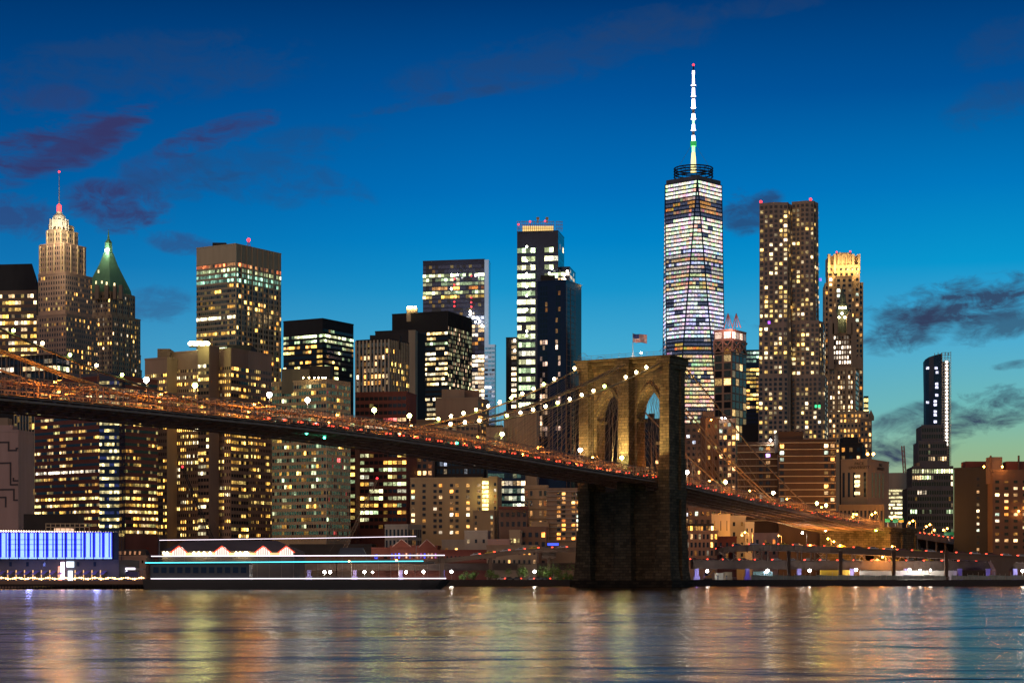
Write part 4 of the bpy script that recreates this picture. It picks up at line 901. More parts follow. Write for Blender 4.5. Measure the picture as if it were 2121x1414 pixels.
# rippled residential tower
b = Bld('apartment_tower', 'rippling steel-clad residential skyscraper, tallest dark tower with scattered amber windows', 1360, 1640, 'tower')
PW = [(1, .66, .2), (1, .6, .15), (1, .72, .3), (1, .78, .45)]
def wavy(l, c, r, top, Y, a, vy, p, dr, bare=18):
    C, dl, dd, Ll, Lr = b.corner(l, c, r, Y, a, dr); z1 = PZ(top, Y); mb = b.wall('steel'); ph = rnd.uniform(0, 6)
    A, B, D = C + dl * Ll, C + dd * Lr, C + dl * Ll + dd * Lr
    mb.prism([tuple(A), tuple(C), tuple(B), tuple(D)], 2.5, z1)
    for P, Q in ((A, C), (C, B)):
        ln_ = (Q - P).length; d = (Q - P) / ln_; n = Vector((d.y, -d.x)); n = n if n.dot(-P) > 0 else -n
        f = lambda s, z: .25 + (1.0 + .9 * math.sin(s * .42 + ph + 1.7 * math.sin(z * .022 + ph))) * min(1, s / 2, (ln_ - s) / 2 + .01) if 0 < s < ln_ else .25
        ns, nz_ = max(4, int(ln_ / 1.3)), int((z1 - 20) / 6); G = [[None] * (nz_ + 1) for _ in range(ns + 1)]
        for i in range(ns + 1):
            for j in range(nz_ + 1):
                s_, z = ln_ * i / ns, 20 + (z1 - 20) * j / nz_; v = P + d * s_ + n * f(s_, z); G[i][j] = (v.x, v.y, z)
        for i in range(ns):
            for j in range(nz_): mb.quad(G[i][j], G[i + 1][j], G[i + 1][j + 1], G[i][j + 1])
        mb.quad((P.x, P.y, z1), (Q.x, Q.y, z1), (Q.x + n.x * .3, Q.y + n.y * .3, z1), (P.x + n.x * .3, P.y + n.y * .3, z1))
        b.glaze(P, Q, 2.5, z1, Fc(3.3, 3.15, .62, .58, p, PW, 1.15, 1, .25, cols='xxXxxxXxxx', rows=((top - 6, top + bare, 0, PW, 1),), top=1.5), Y, vy, lambda i, z, bay: f(i * bay, z) + .12)
wavy(1640, 1686, 1702, 416, 1362, 14, 672, .24, 22); wavy(1573, 1632, 1641, 419, 1356, 10, 672, .42, 14)
wavy(1640, 1697, 1713, 664, 1357, 14, 780, .28, 26, 0); wavy(1572, 1632, 1641, 672, 1351, 10, 780, .34, 14, 0)
wavy(1640, 1702, 1720, 776, 1352, 14, 940, .24, 28, 22); wavy(1571, 1632, 1641, 776, 1346, 10, 940, .22, 14, 22)
b.rbox(1628, 1648, 424, 700, 12, 10, 'brown2'); b.rbox(1628, 1648, 680, 950, 6, 10, 'brown2'); b.wall('brown2').prism([(PX(1628, 1369), 1369), (PX(1648, 1369), 1369), (PX(1648, 1369), 1380), (PX(1628, 1369), 1380)], 2.5, PZ(426, 1369)); b.beacon(1576, 418, 4, 1.0); b.beacon(1679, 413, 6, 1.0)
for px, py, c in ((1593, 668, (.45, .1, 1)), (1699, 579, (.3, .15, 1)), (1690, 841, (.05, .7, .25)), (1697, 841, (.05, .7, .25))):
    Yb = 1340; MB().quad((PX(px - 2.5, Yb), Yb, PZ(py + 3, Yb)), (PX(px + 2.5, Yb), Yb, PZ(py + 3, Yb)), (PX(px + 2.5, Yb), Yb, PZ(py - 3, Yb)), (PX(px - 2.5, Yb), Yb, PZ(py - 3, Yb)), 0, c).build('coloured_window', WIN, b.root)
b.done()
# limestone tower with the glowing crown
b = Bld('skyscraper', 'limestone tower with a glowing yellow crown of uplit piers', 1680, 1748, 'skyscraper')
FP = Fc(4.4, 4.4, .5, .55, .12, HOME, 1.2, 1, .2)
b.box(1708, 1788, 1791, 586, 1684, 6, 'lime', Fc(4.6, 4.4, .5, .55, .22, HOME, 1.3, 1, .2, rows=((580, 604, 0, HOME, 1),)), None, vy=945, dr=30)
b.box(1715, 1781, 1783, 549, 1678, 6, 'lime', FP, None, vy=945, dr=34); b.box(1731, 1766, 1768, 572, 1673, 6, 'lime', FP, None, vy=945, dr=30)
for l, r in ((1715, 1720), (1727, 1732), (1765, 1770), (1777, 1782)): b.rbox(l, r, 526, 552, -1, 4, 'cream')
b.rbox(1718, 1779, 530, 552, 6, 22, 'lime'); b.rbox(1733, 1764, 523, 552, 2, 24, 'cream')
for px in (1737, 1745, 1753, 1761): b.rbox(px - 1.6, px + 1.6, 526, 552, .8, 2, 'cream')
for px in (1717.5, 1729.5, 1739, 1748, 1758, 1767.5, 1779.5): plight('crown_light', (PX(px, 1672), 1672, PZ(553, 1672)), 4600, (1, .62, .22), b.root, .6)
plight('crown_light', (PX(1786, 1690), 1690, PZ(553, 1690)), 3500, (1, .62, .22), b.root, .6); b.beacon(1733, 522, 2, .7); b.beacon(1761, 521, 2, .7); b.done()
# gothic tower with copper spire
b = Bld('skyscraper', 'gothic stone tower with a dark copper spire before the glowing-crowned tower', 1600, 1746, 'skyscraper')
FW = Fc(4.1, 2.2, .55, .6, .55, [(1, .74, .42), (1, .8, .55), (1, .64, .3)], 1.2, 1, .45, fin=(.8, .5, 3), cols='ww.www.ww.')
b.box(1719, 1772, 1783, 762, 1602, 16, 'lime', FW, Fc(4.1, 2.6, .5, .6, .15, WARM, 1), vy=945, dr=24); b.box(1726, 1764, 1768, 690, 1606, 16, 'tan', Fc(4.1, 2.2, .55, .6, .6, [(1, .8, .6)], 1.4, 1, .3), None, vy=764, dr=20)
b.box(1716, 1800, 1806, 852, 1596, 8, 'lime', Fc(4.1, 3, .5, .55, .35, WARM, 1.1, 1, .4), None, vy=945, dr=18); b.box(1782, 1806, 1808, 868, 1590, 8, 'tan', Fc(4.5, 3, .5, .55, .4, WARM, 1, 1, .3), None, vy=945)
for px, t, bt in ((1722, 655, 764), (1730, 640, 692), (1760, 642, 692), (1769, 654, 764), (1780, 730, 764), (1805, 848, 870)):
    Yb = 1603; mb = b.wall('tan'); x = PX(px, Yb); w = 2.2; mb.prism([(x - w, Yb), (x + w, Yb), (x + w, Yb + 2 * w), (x - w, Yb + 2 * w)], PZ(bt, Yb), PZ(t + 14, Yb)); mb.prism([(x - w, Yb), (x + w, Yb), (x + w, Yb + 2 * w), (x - w, Yb + 2 * w)], PZ(t + 14, Yb), PZ(t, Yb), 0, [(x - .1, Yb + w - .1), (x + .1, Yb + w - .1), (x + .1, Yb + w + .1), (x - .1, Yb + w + .1)])
Yb = 1618; x = PX(1745, Yb); rf = MB(); rf.lathe((x, Yb), [(8.4, PZ(692, Yb)), (7.8, PZ(664, Yb)), (4.2, PZ(630, Yb)), (3.0, PZ(626, Yb)), (2.6, PZ(616, Yb)), (1.2, PZ(606, Yb)), (.1, PZ(592, Yb))], 0, 8); rf.build('copper_spire', mat('dark_copper', (.055, .075, .06), .7), b.root)
for px, py in ((1739, 637), (1745, 637), (1751, 637), (1744, 649), (1738, 657), (1750, 657)): MB().ball((PX(px, 1607), 1607, PZ(py, 1607)), .8).build('spire_lamp', WARM_L, b.root)
b.done('tan')
b = Bld('office_tower', 'sliver of glass tower with yellow floors peeping past the gothic tower', 1720, 1796, T)
b.box(1789, 1798.5, 1800, 821, 1720, 6, 'navy', Fc(5.0, 4.2, .94, .6, .95, [(1, .74, .2), (1, .8, .3)], 1.3, 2, .1, top=.6), None, vy=900); b.done()
b = Bld('civic_building', 'dark mansard-roofed civic block with round dormers under the gothic tower', 1180, 1766, 'building')
b.box(1739, 1786, 1796, 918, 1180, 12, 'black', Fc(5, 4.6, .4, .5, .2, WARM, .7), None, vy=990); b.rbox(1746, 1778, 905, 920, 4, 12, 'black')
b.done()
for px, n in ((1797, 'roof lamp with a warm glare beside the dark mansard block'), (1809, 'second warm roof lamp past the dark mansard block')):
    Yb = 1150; o = (PX(px, Yb), Yb, PZ(952, Yb)); lamp('roof_lamp', (o[0], o[1], PZ(940, Yb)), o, ORANGE_L, .8, n, None)
# brick slab lit by a wall lamp, and neighbours
b = Bld('apartment_block', 'brown brick slab with its narrow end glowing orange under a wall lamp', 1030, 1461, 'apartment block')
b.box(1450, 1461, 1480, 866, 1030, 60, 'brick', None, Fc(5.6, 5, .35, .34, .22, YEL, 1, 1, 0), vy=1110, dr=9); b.rbox(1455, 1479, 852, 868, 5, 7, 'brown2')
b.done()
w_ = thing('wall_lamp', 'orange lamp high on the end of the brown brick slab', 'lamp', (PX(1473, 1022), 1022, PZ(869, 1022)))
MB().ball(w_.location, .35).build('bulb', ORANGE_L, w_); MB().bar(w_.location, Vector(w_.location) + Vector((0, 4, .6)), .08).build('bracket', M['pole'], w_); plight('lamp_light', Vector(w_.location) + Vector((0, -.6, -.6)), 5200, (1, .45, .12), w_, .3)
b = Bld('apartment_block', 'brick balcony block with columns of lit windows beside the orange-lit brick slab', 1050, 1523, 'apartment block')
b.box(1480, 1524, 1528, 868, 1050, 6, 'brown', Fc(3.4, 2.4, .66, .6, .40, HOME, 1.2, 1, .1, cols='wwwww'), None, vy=1110, dr=20)
for px in (1495, 1502): MB().ball((PX(px, 1048), 1048, PZ(866, 1048)), .35).build('roof_lamp', WHITE_L, b.root)
b.done()
b = Bld('apartment_block', 'dim brick block mostly hidden behind the bridge tower', 1100, 1436, 'apartment block')
b.box(1408, 1455, 1458, 880, 1100, 6, 'brown2', Fc(3.4, 3.2, .55, .5, .16, HOME + COOL, 1.2, 1, .1), None, vy=1110); b.done()
FBk = lambda p, **k: Fc(3.55, 3.3, .6, .5, p, HOME, 1.1, 1, .1, band=None, **k)
b = Bld('apartment_block', 'long brown apartment slab ruled with pale balcony lines beside the descending cable', 1010, 1600, 'apartment block')
b.box(1527, 1612, 1614, 917, 1010, 6, 'umber', Fc(3.55, 3.3, .6, .5, .30, HOME + [(.6, .3, .9)], 1.1, 1, .1, band=(.34, .9), cols='...ww....wwww.ww.ww.'), None, vy=1085, dr=20); b.done('cream')
b = Bld('apartment_block', 'wider brown apartment slab with white balcony lines and a blank roof block', 985, 1700, 'apartment block')
b.box(1613, 1731, 1741, 911, 985, 6, 'umber', Fc(3.4, 3.3, .6, .5, .42, HOME, 1.1, 1, .1, band=(.34, .9), cols='w......wwww..wwww......'), None, vy=1085, dr=24); b.rbox(1612, 1664, 893, 912, 4, 14, 'umber'); b.done('cream')
rl_ = (PX(1596, 1008), 1008, PZ(918, 1008)); lamp('roof_lamp', (rl_[0], rl_[1], PZ(911, 1008)), rl_, WHITE_L, .55, 'white roof lamp on the brown slab with balcony lines', None, 2500, (1, .95, .85))
# university block with lettering
b = Bld('university_building', 'tan stone block with dark window slots and university lettering along its top', 1090, 1797, 'building')
q = b.box(1742, 1797, 1831, 951, 1090, 30, 'tan', Fc(16, 3.4, .42, .86, 0, YEL, 1, cols='sss.LL.s..s.s.', top=6, dim=(0, 0, 0)), Fc(16, 3.0, .4, .86, 0, YEL, 1, cols='..s.s.s.s.', top=6), vy=1050, dr=36)
Yb = 1086
for py, g_ in ((986, 1.1), (997, 1.2), (1005, 1.2), (1021, 1.4)): MB().quad((PX(1770, Yb), Yb, PZ(py + 3, Yb)), (PX(1781, Yb), Yb, PZ(py + 3, Yb)), (PX(1781, Yb), Yb, PZ(py - 3, Yb)), (PX(1770, Yb), Yb, PZ(py - 3, Yb)), 0, (1.2 * g_, .9 * g_, .42 * g_)).build('stair_window', WIN, b.root)
def lettering(txt, P, d, n, size, z, m, root, cx=.5):
    cu = bpy.data.curves.new('lettering', 'FONT'); cu.body = txt; cu.size = size; cu.extrude = .05; cu.align_x = 'CENTER'; o = bpy.data.objects.new('lettering', cu); COL.objects.link(o); bpy.context.view_layer.update(); me_ = bpy.data.meshes.new_from_object(o); bpy.data.objects.remove(o); me_.materials.clear(); me_.materials.append(m); o = bpy.data.objects.new('lettering', me_); COL.objects.link(o); o.location = (P.x + n.x * .3, P.y + n.y * .3, z); ang = math.atan2(d.y, d.x); o.rotation_euler = (math.pi / 2, 0, ang); o.parent = root; o.location = Vector(o.location) - Vector(root.location); return o
for P, Q, sz in ((q['A'], q['C'], 2.3), (q['C'], q['B'], 2.3)):
    d = (Q - P).normalized(); n = Vector((d.y, -d.x)); n = n if n.dot(-P) > 0 else -n
    lettering('PACE', (P + Q) / 2 + d * 3, d, n, sz, PZ(962, 1090), M['black'], b.root); lettering('UNIVERSITY', (P + Q) / 2 + d * 3, d, n, sz, PZ(970, 1090), M['black'], b.root)
b.box(1738, 1830, 1842, 1046, 1062, 8, 'tan', Fc(8, 2.2, .5, .8, 0, YEL, 1, top=2, fin=(.5, .4, 1)), None, vy=1090, dr=20); b.done('tan')
b = Bld('office_block', 'narrow pilastered stone block tucked beside the university building', 1130, 1834, 'office block')
b.box(1826, 1840, 1841, 981, 1130, 6, 'tan', Fc(11, 3.6, .6, .8, .2, WARM, .6), None, vy=1070); b.done()
b = Bld('office_tower', 'pale tower with a blank curved drum over stacked bright office floors', 1290, 1862, T)
Yb = 1290; P = [(PX(1840 + 40 * k / 10, Yb), Yb - 3.0 * math.sin(math.pi * k / 10)) for k in range(11)]; b.wall('white').prism(P + [(PX(1880, Yb), Yb + 25), (PX(1840, Yb), Yb + 25)], 2.5, PZ(979, Yb))
for py in (1016, 1022, 1030, 1038, 1045, 1052, 1062, 1070):
    g_ = .5 if py < 1040 else 1.3
    for k in range(10):
        if rnd.random() < .85: z = PZ(py, Yb); a, c = Vector(P[k]), Vector(P[k + 1]); b.wins.append((True, Vector(((a.x + c.x) / 2, (a.y + c.y) / 2 - .25, z)), (c - a).length * .94, 1.3, math.atan2(c.y - a.y, c.x - a.x), (1 * g_, .85 * g_, .45 * g_)))
b.box(1878, 1890, 1891, 986, 1330, 6, 'tan', Fc(3.6, 2.5, .8, .5, .5, WARM, 1), None, vy=1080); b.done()
# curved tower with the lit frame and stepped ribbed tower in front
b = Bld('skyscraper', 'tall curved glass tower with a bright ladder of work lights up its edge', 2150, 1940, 'skyscraper')
Yb = 2150; cols_ = [(1912, 748), (1916, 743), (1924, 739), (1934, 736), (1944, 733), (1951, 732)]
gl = MB(); nz_ = 14
def prof(px, v): return px + (0 if px > 1925 else 5.5 * (1 - v) ** 1.5 * (1925 - px) / 13)
for i in range(5):
    for j in range(nz_):
        def pt(k, v): px, top = cols_[k]; x = prof(px, v); yy = Yb + (12 * ((1930 - x) / 18) ** 2 if x < 1930 else 0); zt = PZ(top, Yb); z0 = PZ(960, Yb); return (PX(x, yy), yy, z0 + (zt - z0) * v)
        gl.quad(pt(i, j / nz_), pt(i + 1, j / nz_), pt(i + 1, (j + 1) / nz_), pt(i, (j + 1) / nz_))
gl.prism([(PX(1913, Yb + 20), Yb + 20), (PX(1951, Yb), Yb + .2), (PX(1968, Yb), Yb + 2), (PX(1968, Yb), Yb + 26), (PX(1913, Yb + 26), Yb + 26)], 2.5, PZ(748, Yb)); gl.build('glass_wall', M['navy'], b.root)
fr = MB()
for px in (1951, 1957, 1963, 1969): fr.bar((PX(px, Yb), Yb - 1, 3), (PX(px, Yb), Yb - 1, PZ(731 if px < 1969 else 728, Yb)), .35)
for k in range(44): z = PZ(960, Yb) + k * 2.85; fr.bar((PX(1951, Yb), Yb - 1, z), (PX(1969, Yb), Yb - 1, z), .3)
for px, py in ((1936, 731), (1943, 729), (1950, 730), (1958, 729), (1965, 730)): fr.bar((PX(px, Yb), Yb, PZ(736, Yb)), (PX(px, Yb), Yb, PZ(py, Yb)), .4)
fr.build('scaffold_lattice', M['grey'], b.root)
EDL = lampmat('edge_work_light', (1, .93, .84), 5, False)
for k in range(24): MB().ball((PX(1960, Yb), Yb - 2.5, PZ(750 + k * 7.4, Yb)), 1.35).build('work_light', EDL, b.root)
for px, py, g_ in ((1939, 762, .9), (1941, 771, .7), (1940, 795, 1), (1940, 802, 1), (1940, 818, 1), (1937, 831, 1.2), (1937, 838, 1.2), (1937, 852, 1.2), (1937, 859, 1.2), (1937, 873, 1.2), (1921, 762, 1), (1921, 833, .6)): MB().quad((PX(px - 3, Yb), Yb - .6, PZ(py + 2.5, Yb)), (PX(px + 3, Yb), Yb - .6, PZ(py + 2.5, Yb)), (PX(px + 3, Yb), Yb - .6, PZ(py - 2.5, Yb)), (PX(px - 3, Yb), Yb - .6, PZ(py - 2.5, Yb)), 0, (.75 * g_, .75 * g_, 1 * g_)).build('window', WIN, b.root)
b.done()
b = Bld('office_tower', 'dark stepped tower of close upright ribs in front of the curved glass tower', 1220, 1930, T)
PQ = WHITE + GREEN
for l, r, t_, dy, vy, rows in ((1909, 1953, 881, 12, 914, ((905, 914, .95, [(1, .85, .5)], 1.3), (881, 904, 0, PQ, 1))), (1903, 1961, 914, 8, 966, ((914, 924, 0, PQ, 1), (928, 934, .5, WHITE, 1.1), (946, 951, .6, WHITE, 1.2), (955, 960, .7, WHITE, 1.1))), (1889, 1974, 966, 4, 1012, ((966, 971, 0, PQ, 1), (971, 976, .75, GREEN, 1.1), (988, 993, .3, PQ, 1), (1004, 1010, .35, PQ, 1.2))), (1880, 1974.5, 1010, 0, 1110, ((1030, 1036, .35, YEL, .9), (1055, 1061, .4, GREEN, 1.1), (1074, 1080, .7, GREEN, .9)))):
    b.box(l, r, r + 2, t_, 1220 + dy, 4, 'greyblue', Fc(4.0, 1.5, .66, .6, .07, PQ, 1.1, 4, .2, rows=rows, fin=(.35, .4, 1), top=.8), None, vy=vy, dr=26)
b.rbox(1899, 1905, 958, 968, 6, 8, 'tan'); b.done('greyblue')
b = Bld('construction_crane', 'red lattice crane boom standing against the purple cloud bank', 1340, 1874, 'crane')
mb = MB(); Yb = 1340; p0, p1 = Vector((PX(1876, Yb), Yb, PZ(1010, Yb))), Vector((PX(1870, Yb), Yb, PZ(923, Yb)))
def lattice(mb, p0, p1, w, n, r=.12, taper=1.0):
    ax = (p1 - p0).normalized(); u = ax.cross(Vector((0, 1, 0))).normalized(); v = ax.cross(u); cs = [(1, 1), (1, -1), (-1, -1), (-1, 1)]
    P = lambda i, k: p0.lerp(p1, i / n) + (u * cs[k % 4][0] + v * cs[k % 4][1]) * w / 2 * (1 + (taper - 1) * i / n)
    for k in range(4):
        mb.bar(P(0, k), P(n, k), r)
        for i in range(n): mb.bar(P(i, k), P(i + 1, k + (1 if i % 2 else -1)), r * .7, 0, 3); mb.bar(P(i, k), P(i, k + 1), r * .7, 0, 3)
lattice(mb, p0, p1, 1.8, 16, .2); mb.bar(p0, (p0.x, p0.y, 2.5), .6); mb.build('boom', M['red'], b.root)
# brick towers at the edge
b = Bld('apartment_tower', 'dark brick housing tower with lit windows and an orange-lit roof block', 1000, 2057, 'tower')
FX = Fc(3.3, 4.3, .42, .42, .34, HOME + WHITE, 1.0, 1, 0, top=4)
b.box(1976, 2056, 2057, 968, 1000, 30, 'dark', Fc(3.3, 5.2, .26, .4, .30, HOME + WHITE, 1.0, 1, 0, top=4, cols='..w.....w..ww'), None, vy=1148, dr=20); b.rbox(2000, 2057, 955, 972, 12, 10, 'redroof')
q = b.box(2056.5, 2057, 2170, 974, 996, 20, 'brick', None, FX, vy=1148, dr=34); b.done()
b.rbox(2056, 2090, 950, 976, 16, 8, 'brown2')
b2 = Bld('apartment_tower', 'brick housing tower with a lit face running out of the picture', 985, 2100, 'tower')
b2.box(2056, 2170, 2172, 974, 985, 4, 'brick', FX, None, vy=1148, dr=18); b2.rbox(2050, 2076, 946, 976, 8, 8, 'brown2'); b2.rbox(2085, 2130, 955, 976, 8, 8, 'redroof')
for px, w in ((2052, 3), (2110, 3)):
    Yb = 992; MB().bar((PX(px, Yb), Yb, PZ(976, Yb)), (PX(px, Yb), Yb, PZ(943, Yb)), .5, 0, 8).build('chimney', M['brick'], b2.root)
b2.done()
for k, (px, py, pw) in enumerate(((2038, 966, 1400), (2076, 966, 1400), (2110, 1058, 800))):
    Yb = 984; o = (PX(px, Yb), Yb, PZ(py + 4, Yb)); lamp('roof_lamp', (o[0], o[1], PZ(py, Yb)), o, ORANGE_L, .45, ['orange lamp at the foot of the red roof block', 'orange lamp on the roof corner of the edge brick tower', 'orange wall lamp on the face of the edge brick tower'][k], None, pw, (1, .4, .1))

# ------------------------------------------------------------------ city blocks seen under the deck
b = Bld('office_building', 'pale stepped pinkish block with a dark meander line mural', 900, 38, 'building')
q = b.box(-40, 38, 50, 892, 900, 12, 'pink', None, None, dr=16); b.rbox(-30, 26, 880, 893, 3, 10, 'pink'); b.rbox(-30, 16, 865, 882, 6, 8, 'tan')
ml = MB()
def mline(pts):
    for (ax, ay), (cx2, cy2) in zip(pts, pts[1:]):
        u = lambda px: q['A'].lerp(q['C'], 0) + (q['C'] - q['A']) * ((px + 40) / 78.0)
        a, c = u(ax), u(cx2); za, zc = PZ(ay, 900), PZ(cy2, 900); r = .33
        if abs(ax - cx2) < .1: ml.prism([(a.x - r, a.y - .35), (a.x + r, a.y - .35), (a.x + r, a.y + .2), (a.x - r, a.y + .2)], min(za, zc) - r, max(za, zc) + r)
        else: ml.prism([(a.x, a.y - .34), (c.x, c.y - .34), (c.x, c.y + .2), (a.x, a.y + .2)], za - r, za + r)
mline([(-20, 915), (18, 915), (18, 932), (34, 932)]); mline([(-20, 958), (22, 958), (22, 1003), (37, 1003)]); mline([(-20, 1013), (29, 1013), (29, 1035), (37, 1035)]); mline([(-20, 1029), (12, 1029), (12, 1048)])
mline([(34, 932), (34, 928), (38, 928)]); mline([(28, 990), (28, 995), (38, 995)])
ml.build('mural_line', M['mural'], b.root); b.done()
b = Bld('office_tower', 'slim tower wrapped in a pale upright lattice beside the mural block', 965, 60, T)
b.box(30, 78, 80, 840, 965, 8, 'dark', Fc(3.6, 1.5, .8, .8, .06, YEL, .6, 1, .3, fin=(.28, .4, 1), rows=((944, 950, .9, YEL, 1), (1050, 1060, .8, YEL, .9))), None, vy=1075); b.done('cream')
b = Bld('office_block', 'red granite office block with yellow ribbon windows and a blue glass corner', 930, 228, 'office block')
PYL = YEL + [(.9, .78, .26), (1, .7, .3)]
FR = Fc(3.25, 1.2, .93, .38, .30, PYL, .6, 4, .3, rows=((966, 984, .95, [(1, .85, .6)], 1.3), (1018, 1050, .85, PYL, 1.2), (1040, 1110, .6, PYL, 1.0)))
b.box(72, 228, 298, 778, 930, 38, 'redbrown', FR, Fc(3.25, 1.2, .93, .42, .34, PYL, .6, 4, .3, rows=((1018, 1110, .75, PYL, 1.0),)), vy=1118, dr=30)
b.box(206, 247, 249, 780, 926, 3, 'navy', Fc(3.25, 1.2, .95, .42, .62, [(1, .78, .3), (.9, .75, .35)], .95, 2, .3, cols='WWWWWW', dim=(.008, .012, .05)), None, vy=1118, dr=12); b.done()
b = Bld('office_block', 'dark brown grid of orange windows behind the beige apartment block', 1030, 870, 'office block')
b.box(852, 896, 897, 925, 1030, 6, 'brown2', Fc(3.6, 3.0, .6, .58, .45, ORNG + HOME, 1.0, 1, .2), None, vy=1010); b.done()
b = Bld('office_block', 'dark glassy block with a few white windows just below the deck', 1036, 940, 'office block')
b.box(893, 1003, 1010, 930, 1036, 6, 'dark', Fc(4.2, 2.2, .7, .6, .22, WHITE + COOL, .6, 2, .3), None, vy=1000); b.done()
b = Bld('apartment_block', 'long beige apartment block with a glowing yellow stair window column', 960, 998, 'apartment block')
b.box(850, 998, 1000, 990, 960, 5, 'beige', Fc(2.9, 2.75, .58, .52, .36, HOME + WHITE, 1.1, 1, 0, cols='w.w.ww.ww.w.w.w', top=2), None, vy=1118, dr=24)
b.box(1012, 1030, 1032, 988, 958, 5, 'beige', Fc(2.9, 2.1, .5, .5, .3, WHITE + HOME, .9, 1, 0, cols='.w', top=2), None, vy=1118, dr=24)
b.box(980, 1024, 1026, 1058, 950, 5, 'beige', Fc(2.9, 2.6, .4, .5, .3, HOME, .9, 1, 0, cols='w..w.', top=1.5), None, vy=1118, dr=8)
Yb = 962
for k in range(7): py = 999 + k * 9.3; MB().quad((PX(998.5, Yb), Yb, PZ(py + 3.2, Yb)), (PX(1011.5, Yb), Yb, PZ(py + 3.2, Yb)), (PX(1011.5, Yb), Yb, PZ(py - 3.2, Yb)), (PX(998.5, Yb), Yb, PZ(py - 3.2, Yb)), 0, (1.9, 1.5, .5)).build('stair_window', WIN, b.root)
b.wall('beige').prism([(PX(998, Yb), Yb + .2), (PX(1012, Yb), Yb + .2), (PX(1012, Yb), Yb + 8), (PX(998, Yb), Yb + 8)], 2.5, PZ(989, Yb))
plight('stair_light', (PX(1005, 955), 955, PZ(1025, 955)), 1500, (1, .85, .3), b.root, 1.5); b.done()
b = Bld('office_block', 'green glass block with rows of white lights and a red crane mast before it', 1030, 1050, 'office block')
b.box(1010, 1088, 1090, 972, 1030, 5, 'navy', Fc(4.0, 2.2, .9, .6, .7, [(1, .92, .6), (.9, .95, .7)], 1.2, 2, .5, rows=((972, 997, .12, GREEN, .5), (1000, 1008, .95, WHITE, 1.6)), dim=(.02, .04, .03)), None, vy=1060); b.done()
b = Bld('office_building', 'ornate warm stone building with an arched niche under the deck', 1010, 1110, 'building')
b.box(1086, 1134, 1136, 1006, 1010, 5, 'lime', Fc(5.2, 2.6, .5, .5, .35, ORNG + HOME, 1.0, 1, .2, cols='ww.ww.', band=(.5, .5)), None, vy=1110); b.done('lime')
b = Bld('warehouse', 'dark brick warehouse with a rusty orange cornice below the green glass block', 925, 1060, 'building')
b.box(1034, 1092, 1094, 1050, 925, 5, 'brown2', Fc(4.5, 2.6, .5, .5, .06, WARM, .8), None, vy=1110); Yb = 921; b.wall('redroof').prism([(PX(1033, Yb), Yb - .5), (PX(1093, Yb), Yb - .5), (PX(1093, Yb), Yb + 2), (PX(1033, Yb), Yb + 2)], PZ(1054, Yb), PZ(1049, Yb)); b.done()
b = Bld('apartment_block', 'apartment block ruled by white balcony lines beside the bridge pier', 935, 1165, 'apartment block')
b.box(1132, 1203, 1206, 1012, 935, 5, 'tan', Fc(2.15, 2.3, .7, .55, .52, ORNG + HOME, 1.2, 1, .1, band=(.3, .8), cols='..ww.wwww.ww'), None, vy=1125, dr=20)
b.done('white')
# low buildings by the water
def low(name, label, l, r, top, Y, m, fc=None, a=5, bot=None, c=None, dr=14, extra=None):
    b = Bld(name, label, Y, (l + r) / 2, 'building'); b.box(l, c or r, r + (0 if c else 1.5), top, Y, a, m, fc, fc if c else None, vy=1175, dr=dr)
    if extra: extra(b)
    b.done(); return b
low('office_building', 'low cream classical building with a cornice and a row of dark windows', 797, 898, 1087, 930, 'white', Fc(5.2, 2.1, .5, .72, .0, WARM, 1, top=1.2), 25, c=845, dr=14)
def gables(b):
    Y = b.Y
    for l, c, r in ((812, 832, 852), (868, 884, 902)):
        P = [(PX(l, Y), PZ(1133, Y)), (PX(r, Y), PZ(1133, Y)), (PX(c, Y), PZ(1117, Y))]; g = MB()
        g.face([(x, Y - .2, z) for x, z in P]); g.face([(x, Y + 12, z) for x, z in reversed(P)])
        for i in range(3): a_, c_ = P[i], P[(i + 1) % 3]; g.quad((a_[0], Y - .2, a_[1]), (c_[0], Y - .2, c_[1]), (c_[0], Y + 12, c_[1]), (a_[0], Y + 12, a_[1]))
        g.build('gable', M['redroof'], b.root)
        cp = MB(); cp.bar((P[0][0], Y - .3, P[0][1] + .2), (P[2][0], Y - .3, P[2][1] + .2), .22); cp.bar((P[1][0], Y - .3, P[1][1] + .2), (P[2][0], Y - .3, P[2][1] + .2), .22); cp.build('coping', M['pink'], b.root)
BLU = [(.05, .08, 1), (.1, .12, 1)]
low('market_hall', 'red brick hall with two gables and blue-lit windows', 808, 906, 1131, 900, 'redroof', Fc(4.2, 1.75, .42, .55, .75, BLU + [(1, .5, .3), (.7, .2, .8)], .8, 1, 0, top=2.2), 4, extra=gables)
low('warehouse', 'red brick warehouse with six blue windows beside the gabled hall', 769, 808, 1135, 905, 'redroof', Fc(3.7, 3.6, .36, .55, .95, BLU, .9, 1, 0, top=2), 4)
low('shed', 'long low dark roofed shed behind the water crane', 600, 770, 1128, 940, 'roof')
low('shed', 'dark sloping warehouse roof beside the red windowed warehouse', 560, 770, 1150, 915, 'brown2')
low('house', 'white house with a dark hipped roof lit from beside its door', 915, 975, 1119, 915, 'white', Fc(6, 4, .25, .5, .4, WARM, 1.2, top=2))
low('house', 'grey and white stepped house with a bright doorway', 962, 1010, 1100, 905, 'white', Fc(5, 4, .3, .35, .25, WHITE, 1.6, top=2))
low('house', 'grey cube house with three yellow windows', 1055, 1078, 1099, 905, 'grey', Fc(7, 1.7, .6, .26, .9, [(1, .75, .3)], 1.3, 1, 0, top=1))
low('tavern', 'low tavern strung with orange lamps', 1010, 1056, 1118, 898, 'pink', Fc(4, 1.6, .5, .4, .7, ORNG, 1.5, 1, 0, top=1))
